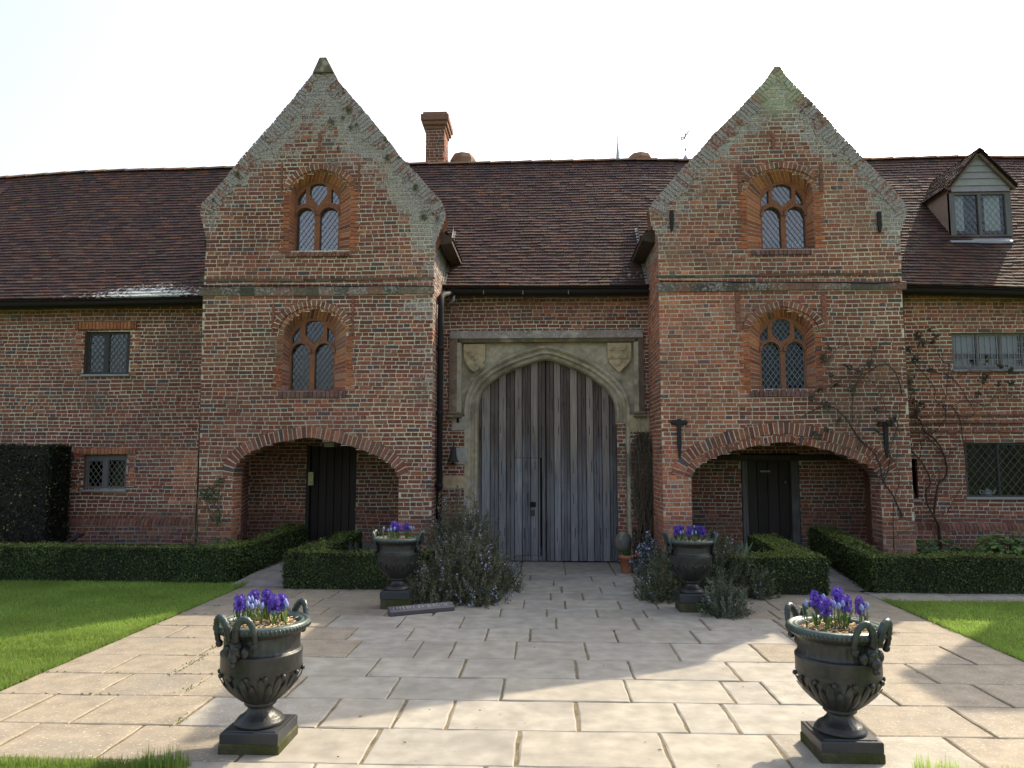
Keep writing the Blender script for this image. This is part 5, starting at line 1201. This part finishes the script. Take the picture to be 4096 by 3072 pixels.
# climber at the left porch
cl = empty('climber', (P('Gc',1850,1000,10.45).x,10.45,0), 'thin leafy climber on the corner of the left porch', 'climber'); m = MB(); s = MB()
for pl in (((1760,1080),(1720,900),(1725,760),(1745,650)),((1740,1090),(1800,960),(1850,880),(1880,820)),((1730,1000),(1745,850),(1750,640)),((1880,830),(1830,700),(1860,600),(1945,490)),((1850,870),(1930,760),(1950,620))):
    s.tube([P('Gc',x,y,YT-.04) for x,y in smooth(pl,4)], .006, (.13,.10,.07,0), 5, False)
n = 200; c0 = [(1870,600,40),(1850,680,40),(1940,500,20),(1930,820,30),(1700,1040,50),(1780,600,30)]; pp = []
for i in range(n): x,y,r = random.choice(c0); p = P('Gc',random.gauss(x,r),random.gauss(y,r*1.2),YT-.05-random.random()*.06); pp.append(tuple(p))
V, C = cards(np.array(pp), np.repeat(np.array([[0,-1,.3]]),n,0), .032, leafcol(n,(.035,.06,.022),.4)); m.bulk(V, C); m.build('foliage', M_LEAF, cl); s.build('stem', M_STEM, cl)
# climbing rose
ro = empty('climbing_rose', (P('O',1390,960,11.4).x,11.3,.2), 'bare climbing rose with few dark leaves trained over the right corner', 'rose'); m = MB(); lv = MB()
def RP(c, x, y):
    xn = x; k = ss(985,1090,xn); return P(c, x, y, lerp(YT-.06, YW-.07, k)-random.uniform(0,.04))
ST = [('O',((1395,965),(1370,760),(1325,640),(1345,450),(1370,330),(1440,260),(1445,130),(1400,0),(1330,-111),(1230,-181),(1180,-301),(1100,-331)),.02),
 ('O',((1375,760),(1330,660),(1260,540),(1245,400),(1290,330),(1250,200),(1180,90),(1090,-1),(1040,-131),(1020,-231),(1000,-581),(960,-721),(880,-831),(780,-836),(620,-721),(540,-601),(515,-431),(520,-281)),.014),
 ('O',((1030,960),(1030,800),(1000,640),(900,420),(820,320),(800,200),(740,40),(600,-101),(450,-311),(330,-421),(200,-421),(60,-351),(0,-311)),.014),
 ('O',((820,320),(870,200),(890,40),(880,19),(960,-231),(990,-481)),.009),('O',((930,1000),(920,700),(930,500),(980,300),(950,150),(890,60)),.007),('O',((1010,900),(1060,700),(1010,560)),.008),
 ('N',((500,1250),(600,1400),(760,1500),(900,1640)),.007),('N',((520,880),(600,740),(690,560),(760,470),(850,430),(920,455)),.007),('N',((1230,1340),(1340,1430),(1420,1550),(1440,1640)),.010),('N',((1440,1060),(1430,1180),(1300,1330),(1090,1470)),.009),
 ('N',((1100,600),(1200,700),(1330,870),(1330,980),(1420,1070),(1440,1150)),.008),('N',((1080,690),(1250,700),(1440,740),(1560,830),(1650,980),(1720,1110),(1640,1180)),.008),('N',((1370,540),(1420,620),(1470,650),(1450,850),(1430,1040)),.007),
 ('N',((1500,1040),(1580,1190),(1610,1400),(1640,1620),(1620,1800),(1500,2000),(1440,2150)),.009),('N',((1520,1040),(1650,990),(1850,1040),(1930,930),(2040,900),(2120,960),(2230,940)),.007),('N',((1150,1160),(1220,1240),(1240,1330)),.006),
 ('N',((270,620),(330,520),(420,450),(520,450),(600,480)),.005),('N',((300,880),(420,770),(560,760),(680,780),(780,900),(840,1060),(850,1200)),.007),('N',((560,1480),(590,1350),(570,1160)),.006),('N',((750,1200),(880,1210),(980,1300),(1040,1450),(1100,1480)),.007),('N',((1560,760),(1700,700),(1900,700),(2200,720)),.006),('N',((1060,1130),(1090,960),(1130,900)),.008),('N',((960,1250),(1020,1230),(1050,1100)),.008)]
for c, pl, r in ST:
    q = smooth([tuple(RP(c,x,y)) for x,y in pl], 4); m.tube(q, [lerp(r*.95,r*.45,i/len(q)) for i in range(len(q))], rc((.055,.038,.032),.2), 6)
    for i in range(0, len(q)-1, 2):
        if random.random() < .95:
            p = Vector(q[i]); d = Vector((random.gauss(0,1),-.15,random.gauss(.5,.9))).normalized()*random.uniform(.10,.42); w_ = Vector((random.gauss(0,.05),-.01,random.gauss(0,.05))); m.tube([p, p+d*.5+w_, p+d], [.0045,.0035,.002], (.06,.04,.033,0), 4, False)
m.build('stem', M_STEM, ro)
pp, cc = [], []
for (x, y) in ((210,570),(230,600),(340,840),(110,980),(250,1280),(180,1350),(130,1320),(1060,500),(1020,490),(1070,780),(1080,880),(1140,1100),(1830,760),(1940,830),(1960,650),(1180,1030),(280,480),(870,1200),(1190,430),(1290,420),(1330,370),(1260,300),(1150,340),(480,660),(560,700),(300,750),(500,890),(240,1030),(270,1050),(370,1200),(730,1080),(900,1180),(1060,820),(1130,590),(1790,790),(2080,830),(2060,700),(1740,930),(680,620),(200,890),(1280,690),(1100,1000),(1840,590),(740,1280)):
    for _ in range(13 if x < 1040 or x > 1200 else 18):
        p = RP('N', x+random.gauss(0,16), y+random.gauss(0,16)); p.y -= random.uniform(0,.08); pp.append(tuple(p)); cc.append(random.choice(((.045,.055,.025),(.06,.03,.025),(.035,.045,.022),(.03,.025,.02))))
V, C = cards(np.array(pp), np.repeat(np.array([[0,-1,.2]]),len(pp),0), .038, np.array(cc)*(1+rng.uniform(-.3,.3,(len(cc),1)))); lv.bulk(V, C); lv.build('foliage', M_LEAF, ro)
# grass tuft on the right gable and cushions of moss on both
m = MB(); c = P('D',655,640,YT+.05)
for i in range(90): a = random.uniform(0,6.28); p = c+Vector((random.gauss(0,.03),random.gauss(0,.03),random.gauss(0,.02))); m.face([p+Vector((-.004,0,0)), p+Vector((.004,0,0)), p+Vector((math.cos(a)*.07-.03,math.sin(a)*.05,random.uniform(.0,.08)))], rc((.07,.11,.03),.3))
tag(m.build('grass_tuft', M_GRASS), 'tuft of grass sprouting on the left slope of the right gable', 'plant')
m = MB(); pp = []
for (x, y, r) in ((1290,480,26),(1155,575,30),(1310,620,16),(1360,600,12),(1210,795,14),(1610,865,24),(1835,1105,24),(400,995,20),(1590,715,14),(1700,860,12),(205,1205,14),(1900,1340,30),(2010,1350,20),(1250,545,14)):
    for _ in range(int(r*2.4)): p = P('B', random.gauss(x,r*.45), random.gauss(y,r*.6), YT-.02-random.random()*.02); pp.append(tuple(p))
V, C = cards(np.array(pp), np.repeat(np.array([[0,-1,.5]]),len(pp),0), .016, leafcol(len(pp),(.10,.105,.05),.3)); m.bulk(V, C); tag(m.build('moss', M_LEAF), None, None, None, 'stuff')

# ==================================================================== URNS, POTS, FLOWERS
BZ = (.026,.027,.0255,0)
def urn_meshes(ph):
    """returns builder functions of an urn 0.585 m tall, base at z=0"""
    body = MB()
    pr = [(.262,.543),(.268,.55),(.272,.56),(.268,.575),(.258,.583),(.246,.582),(.240,.574),(.232,.574),(.226,.58),(.214,.576),(.205,.560),(.200,.54)]
    low = [(.088,.128),(.135,.165),(.172,.2),(.198,.24),(.216,.285),(.224,.308),(.228,.318),(.226,.325),(.229,.33),(.229,.395),(.232,.403),(.231,.412),(.224,.416),(.218,.418),(.214,.425),(.211,.44),(.212,.49),(.214,.505),(.222,.515),(.235,.522),(.25,.53),(.262,.543)]
    body.lathe(low, BZ, 112, mod=lambda i, t: 1+(.016*math.cos(36*t) if 14 <= i <= 17 else 0)+(.02*abs(math.cos(7*t)) if 1 <= i <= 4 else 0))
    for k in range(28):                  # acanthus leaves on the bowl
        t = 2*math.pi*(k+.5)/28; big = k % 2 == 0; r0, r1 = (.105,.224) if big else (.10,.205); z0, z1 = .135, .30 if big else .262
        P_ = []
        for q in (0,.3,.6,.85,1.0):
            rr = ipl([(.128,.09),(.165,.137),(.2,.174),(.24,.2),(.285,.218),(.33,.229)], lerp(z0,z1,q))+.008+.012*q*q; P_.append((rr, lerp(z0,z1,q)))
        wd_ = (.07,.10,.10,.075,.02)
        V = []
        for (rr, z), w in zip(P_, wd_): V += [((rr-.006)*math.cos(t-w), (rr-.006)*math.sin(t-w), z), (rr*math.cos(t), rr*math.sin(t), z), ((rr-.006)*math.cos(t+w), (rr-.006)*math.sin(t+w), z)]
        body.idx(V, [(i*3+j,i*3+j+1,i*3+j+4,i*3+j+3) for i in range(4) for j in (0,1)], (.026,.027,.025,0), True)
    for k in range(14): t = 2*math.pi*(k+.5)/14; body.ball((.232*math.cos(t),.232*math.sin(t),.30), .014, BZ)
    for k in range(72): t = 2*math.pi*k/72; body.ball((.2665*math.cos(t),.2665*math.sin(t),.557), .0125, (.024,.028,.027,0), 6, 5, (.75,.75,1.1))
    rim = MB(); rim.lathe(pr, (.045,.068,.06,0), 56)
    foot = MB(); foot.lathe([(.001,0),(.137,0),(.140,.012),(.136,.022),(.126,.028),(.124,.036),(.112,.042),(.09,.056),(.073,.075),(.067,.092),(.068,.102),(.085,.106),(.092,.114),(.09,.125),(.082,.13),(.088,.14)], (.024,.024,.023,0), 44, mod=lambda i, t: 1+(.035*math.cos(18*t) if 6 <= i <= 10 else 0))
    return body, rim, foot
def handle_mesh(ph):
    m = MB(); d = Vector((math.cos(ph),math.sin(ph),0)); s = Vector((-d.y,d.x,0))
    for k in (-1, 1):
        pts, rr = [], []
        for i in range(34):
            t = i/33; a = math.pi*(1.12*t)
            aa = ph+k*(.075+.235*(1-math.cos(a))*.5*1.75)/1.0; R_ = .266+.022*math.sin(a)
            p = Vector((math.cos(aa)*R_, math.sin(aa)*R_, .515+.128*max(0,math.sin(a))-.02*max(0,t-.9)*10))
            pts.append(p); rr.append((.0225-.008*t)*(1+.15*math.sin(i*2.6)))
        m.tube(pts, rr, [(.032,.046,.042,0) if .2 < i/33 < .8 else (.020,.023,.023,0) for i in range(34)], 9)
        m.ball(pts[-1]+Vector((0,0,-.005)), .022, (.02,.022,.022,0))
    # ram's mask below the horns
    c = d*.235+Vector((0,0,.465)); m.ball(c, .05, BZ, 10, 8, (.8,.8,1.15)); m.ball(d*.258+Vector((0,0,.425)), .03, BZ, 8, 6, (1,1,1.3)); m.ball(d*.262+Vector((0,0,.385)), .021, BZ)
    for k in (-1,1): m.ball(c+d*.03+s*k*.028+Vector((0,0,.012)), .014, BZ); m.ball(c+s*k*.06+Vector((0,0,-.012)), .024, BZ, 8, 6, (1,1,1.4))
    return m
def urn(loc, ph, plinth, scale, label, rz=0, tall=False):
    u = empty('urn', loc, label, 'urn', 'bronze urns flanking the paved court', local=True); z0 = plinth
    def put(mbx, name, ma):
        mbx.v = [(x*scale, y*scale, z*scale+z0) for x,y,z in mbx.v]; return mbx.build(name, ma, u)
    b, r, f = urn_meshes(ph); bo = put(b, 'bowl', M_BRONZE); put(r, 'rim', M_BRONZE); put(f, 'foot', M_BRONZE)
    for k in (0, 1): put(handle_mesh(ph+math.pi*k), 'handle', M_BRONZE)
    p = MB(); hw = .166*scale; zz = plinth*.46 if not tall else plinth*.55
    # upper slab with hollowed top edge
    o = [(-1,-1),(1,-1),(1,1),(-1,1)]
    lv_ = [(hw,zz+.001),(hw,plinth-.012),(hw-.004,plinth-.006),(hw-.022,plinth-.006),(hw-.024,plinth)]
    V = [(x*h,y*h,z) for h,z in lv_ for x,y in o]; p.idx(V, [(i*4+k,i*4+(k+1)%4,(i+1)*4+(k+1)%4,(i+1)*4+k) for i in range(4) for k in range(4)]+[(16,17,18,19)], (.020,.022,.025,0)); po = p.build('plinth', M_PLINTH, u)
    q = MB(); h2 = hw+.006 if not tall else hw-.004; q.cbox((-h2,-h2,-.02),(h2,h2,zz), (.06,.055,.035,0), .008); q.build('plinth_base', M_MOSS, u)
    s = MB(); s.lathe([(.2*scale,.553*scale+z0),(.12*scale,.562*scale+z0),(.001,.565*scale+z0)], (.09,.065,.045,0), 24)
    for i in range(420):
        a, rr_ = random.uniform(0,6.28), .19*math.sqrt(random.random())*scale; x, y = rr_*math.cos(a), rr_*math.sin(a); b_ = random.uniform(0,6.28); l = random.uniform(.01,.035); z = .562*scale+z0+random.uniform(0,.012)
        w = Vector((-math.sin(b_),math.cos(b_),.3))*.0025; d_ = Vector((math.cos(b_),math.sin(b_),random.uniform(-.2,.3)))*l; c = Vector((x,y,z)); s.face([c-w, c+w, c+d_+w, c+d_-w], rc((.40,.30,.17),.35))
    s.build('mulch', M_SOIL if False else M_CLOTH, u)
    return u, z0+.56*scale
URN_L = G('d',566,1602); URN_L = Vector((-1.66,4.45,0)); URN_R = Vector((1.655,4.47,0))
B_L = G('d',860,1308); B_R = G('d',1494,1316)
U = [urn(URN_L, math.radians(-106), .115, 1.0, 'front left bronze urn with ram horn handles, standing in shadow'),
     urn(URN_R, math.radians(-64), .115, 1.0, 'front right bronze urn with ram horn handles, standing in sunlight'),
     urn(Vector((B_L.x,8.42,0)), math.radians(182), .19, .97, 'back left bronze urn beside the sprawling rosemary', tall=True),
     urn(Vector((B_R.x,8.38,0)), math.radians(-2), .19, .97, 'back right bronze urn half hidden by the small rosemary', tall=True)]
def hyacinth(loc, h, rad, col, label, lean=(0,0)):
    t = empty('hyacinth', loc, label, 'flower', 'purple hyacinths in the urns', local=True); L_ = Vector((lean[0],lean[1],0))
    st = MB(); st.tube([(0,0,-.02), tuple(L_*.4+Vector((0,0,h*.4))), tuple(L_*.8+Vector((0,0,h*.7)))], .006, (.09,.13,.04,0), 6)
    for i in range(5):
        a = random.uniform(0,6.28); d = Vector((math.cos(a),math.sin(a),0)); w = Vector((-d.y,d.x,0))*.009; l = h*random.uniform(.6,.95); q = [d*.01, d*.035+Vector((0,0,l*.5)), d*.07+Vector((0,0,l*.8))]; k = rc((.08,.15,.035),.2)
        st.face([q[0]-w*.7,q[0]+w*.7,q[1]+w,q[1]-w],k); st.face([q[1]-w,q[1]+w,q[2]],k)
    st.build('leaves', M_LEAF, t)
    f = MB(); hl = min(.092, h*.72); f.tube([tuple(L_*s+Vector((0,0,h-hl*(1-s)))) for s in (.1,.4,.7,.95)], [rad*.45,rad*.55,rad*.5,rad*.25], (col[0]*.6,col[1]*.6,col[2]*.6,0), 8)
    for i in range(64):
        s = random.uniform(.0,1.0); a = i*2.4; rr = rad*1.18*(1 if s < .75 else 1-(s-.75)*2.2)*.76; c = L_*s+Vector((math.cos(a)*rr, math.sin(a)*rr, h-hl*(1-s))); d = Vector((math.cos(a),math.sin(a),.15)); x = Vector((-d.y,d.x,0)).normalized(); y = d.cross(x); k = rc(col,.3)
        for j in range(6):
            b = 2*math.pi*j/6; e = (x*math.cos(b)+y*math.sin(b)); g_ = (x*math.cos(b+.5)+y*math.sin(b+.5)); g2 = (x*math.cos(b-.5)+y*math.sin(b-.5))
            f.face([c+d*.002, c+d*.006+g2*.006, c+d*.004+e*.014, c+d*.006+g_*.006], k)
    f.build('flower_head', M_PETAL, t); return t
def muscari(loc, h, label):
    t = empty('muscari', loc, label, 'flower', 'pale blue grape hyacinths in the urns', local=True); st = MB(); st.tube([(0,0,-.02),(0,0,h-.036)], .003, (.10,.15,.05,0), 5)
    for i in range(3): a = random.uniform(0,6.28); d = Vector((math.cos(a),math.sin(a),0)); w = Vector((-d.y,d.x,0))*.0035; l = h*random.uniform(.8,1.1); st.face([-w,w,d*.04+Vector((0,0,l*.6))+w,d*.04+Vector((0,0,l*.6))-w], rc((.12,.17,.05),.2)); st.face([d*.04+Vector((0,0,l*.6))-w,d*.04+Vector((0,0,l*.6))+w,d*.08+Vector((0,0,l*.65))], rc((.2,.2,.08),.2))
    st.build('leaves', M_LEAF, t); f = MB()
    f.lathe([(.004,h-.040),(.0095,h-.034),(.0115,h-.025),(.0095,h-.013),(.005,h-.004),(.001,h)], (.25,.30,.52,0), 9, mod=lambda i,t: 1+.14*math.sin(i*2.4+t*4)); f.build('flower_head', M_PETAL, t); return t
HC = (.085,.045,.33); HD = (.13,.07,.33)
def fl_at(u, ztop, crop, x, y, depth, kind, h, rad, label, col=HC):
    """flower whose head centre is seen at (x, y), standing in the mulch of urn u"""
    Y = u.location.y+depth; hd = P(crop, x, y, Y); px = hd.x-u.location.x
    r = math.hypot(px, depth)
    if r > .19: px *= .19/r
    top = hd.z+(.32*h if kind == 'h' else .22*h); hh = max(.09, top-ztop)
    loc = (u.location.x+px, Y, ztop)
    return hyacinth(loc, hh, rad, col, label) if kind == 'h' else muscari(loc, hh, label)
CR['U1'] = (800,2300,2.149); CR['U2'] = (3050,2300,2.1484)
u, z = U[0]
for (x,y,d,lb) in ((342,245,-.02,'leftmost dense violet hyacinth in the front left urn'),(462,205,.10,'violet hyacinth behind the pale buds in the front left urn'),(575,205,.08,'tall violet hyacinth in the middle of the front left urn'),(635,250,-.03,'lower violet hyacinth in front in the front left urn'),(705,235,.05,'rightmost violet hyacinth in the front left urn')): fl_at(u, z, 'U1', x, y, d, 'h', .15, .033, lb)
mus = 'pale grape hyacinths in the front left urn'
for (x,y,d) in ((418,215,.03),(447,212,.05),(408,255,-.02),(447,275,-.06),(478,245,.0),(500,250,.02),(535,272,-.06),(735,235,.0),(745,255,-.04)): fl_at(u, z, 'U1', x, y, d, 'm', .11, .015, 'pale blue grape hyacinth among the violet flowers of the front left urn')
u, z = U[1]
for (x,y,d,lb,c_) in ((458,215,.02,'leftmost violet hyacinth in the front right urn',HC),(542,280,-.06,'low violet hyacinth in front in the front right urn',HC),(645,185,.10,'tallest violet hyacinth in the front right urn',HC),(710,245,.02,'violet hyacinth right of the tallest in the front right urn',HC),(835,265,.02,'small mauve half-open hyacinth at the right of the front right urn',HD)): fl_at(u, z, 'U2', x, y, d, 'h', .15, .033 if c_ == HC else .022, lb, c_)
for (x,y,d) in ((375,245,.0),(525,195,.08),(590,240,.0),(615,255,-.02),(655,272,-.05),(692,250,-.02),(850,285,-.02),(898,268,.02)): fl_at(u, z, 'U2', x, y, d, 'm', .11, .015, 'pale grape hyacinth bud in the front right urn')
u, z = U[2]
for (x,y,d,lb) in ((555,175,.02,'left violet hyacinth in the back left urn'),(612,200,.0,'middle violet hyacinth in the back left urn'),(712,198,.0,'right violet hyacinth in the back left urn')): fl_at(u, z, 'S', x, y, d, 'h', .17, .036, lb)
for (x,y,d) in ((425,205,.0),(487,225,-.03),(516,190,.03),(516,220,-.05),(563,205,-.06),(625,165,.05),(752,195,.0),(776,195,-.02),(805,200,.02)): fl_at(u, z, 'S', x, y, d, 'm', .11, .015, 'pale grape hyacinth in the back left urn')
CR['Tc'] = (2400,1650,1.952)
u, z = U[3]
for (x,y,d,lb) in ((598,928,.0,'left violet hyacinth in the back right urn'),(632,922,.06,'second violet hyacinth from the left in the back right urn'),(698,932,-.02,'middle violet hyacinth in the back right urn'),(765,920,.03,'fourth violet hyacinth in the back right urn'),(802,935,-.02,'rightmost violet hyacinth in the back right urn')): fl_at(u, z, 'Tc', x, y, d, 'h', .17, .034, lb)
for (x,y,d) in ((630,940,-.05),(648,935,-.02),(722,925,.0),(720,945,-.05),(748,938,-.04),(736,895,.06)): fl_at(u, z, 'Tc', x, y, d, 'm', .11, .015, 'pale grape hyacinth in the back right urn')
# terracotta pots
def tpot(loc, r, h, label):
    t = empty('flower_pot', loc, label, 'flower pot', 'terracotta pots by the gate', local=True); m = MB(); m.lathe([(.001,0),(r*.66,0),(r*.7,.01),(r*.92,h*.80),(r*1.0,h*.80),(r*1.03,h*.97),(r*.98,h),(r*.88,h*.99),(r*.85,h*.86)], (.30,.125,.07,0), 28); m.build('pot', M_TERRA, t)
    s = MB(); s.lathe([(r*.87,h*.88),(.001,h*.9)], (.03,.025,.02,0), 16); s.build('soil', M_SOIL, t); return t
p1 = G('Kc',1680,1196); p2 = G('Kc',1835,1192)
tpot((p1.x,p1.y,0), .118, .25, 'nearest terracotta pot by the gate holding green shoots'); tpot((p2.x,p2.y+.05,0), .12, .27, 'second terracotta pot half hidden by the blue shrub')
straps('potted_shoots', (p1.x,p1.y,.22), 46, .17, .012, (.05,.095,.03), 'short green shoots growing in the nearest terracotta pot', .5)
m = MB(); c = P('Kc',1640,905,11.62); 
for i in range(1): m.ball((c.x,11.6,c.z-.03), .15, (.11,.115,.10,.1), 12, 8, (.85,.6,1.05))
tag(m.build('boulder', M_STONE), 'rounded grey stone leaning at the gate foot behind the pots', 'stone')
# inscribed slate bar lying on the paving
a, b = G('S',505,1318), G('S',1322,1245); d = (b-a); l = d.length; d.normalize(); n_ = Vector((-d.y,d.x,0))
br = empty('slate_bar', (a+b)/2, 'dark inscribed slate bar lying on the paving before the back left urn', 'bar')
m = MB(); V = []
for e, s in ((a,0),(b,0)):
    for (o, z) in ((0,.0),(.0,.042),(.012,.052),(.085,.085),(.10,.078),(.10,0)): V.append(e+n_*o+Vector((0,0,z)))
m.idx(V, [(i,(i+1)%6,6+(i+1)%6,6+i) for i in range(6)]+[(5,4,3,2,1,0),(6,7,8,9,10,11)], (.05,.046,.055,0)); m.build('bar_body', M_PLINTH, br)
m = MB()                                 # worn incised marks, no longer legible
q = lambda s, v: a+d*(l*s)+n_*(.016+.066*v)+Vector((0,0,.0545+.029*v))
for s0, strokes in ((.07,((0,.2,.0,.8),)),(.12,((0,.8,.02,.8),(.01,.8,.01,.3))),(.17,((0,.2,0,.8),(0,.8,.018,.6))),(.215,((0,.2,0,.85),(.004,.5,.02,.2),(.004,.5,.02,.85))),(.27,((0,.85,.015,.2),(.015,.2,.03,.85))),(.315,((0,.85,.012,.3),(.012,.3,.03,.85))),(.37,((0,.8,.014,.5),(.014,.5,.0,.2))),(.44,((0,.25,.012,.25),(.012,.25,.012,.7))),(.47,((0,.2,0,.8),)),(.5,((0,.3,.02,.7),(.02,.7,.02,.25))),(.535,((0,.7,.02,.7),)),(.6,((0,.2,0,.85),(0,.2,.02,.25),(.0,.55,.015,.55))),(.63,((0,.8,.012,.4),)),(.68,((0,.7,.008,.3),(.008,.3,.016,.7),(.016,.7,.024,.3))),(.73,((0,.8,.02,.8),(.01,.8,.01,.3))),(.77,((0,.2,.012,.4),)),(.81,((0,.75,.012,.75),)),(.86,((0,.2,0,.8),(0,.2,.018,.2))),(.89,((0,.25,.0,.85),(0,.5,.014,.5)))):
    for (x0,v0,x1,v1) in strokes: m.bar(q(s0+x0,v0), q(s0+x1,v1), .005, .002, (.28,.28,.29,0), (0,-.4,.9))
m.build('inscription', M_PAINT, br)
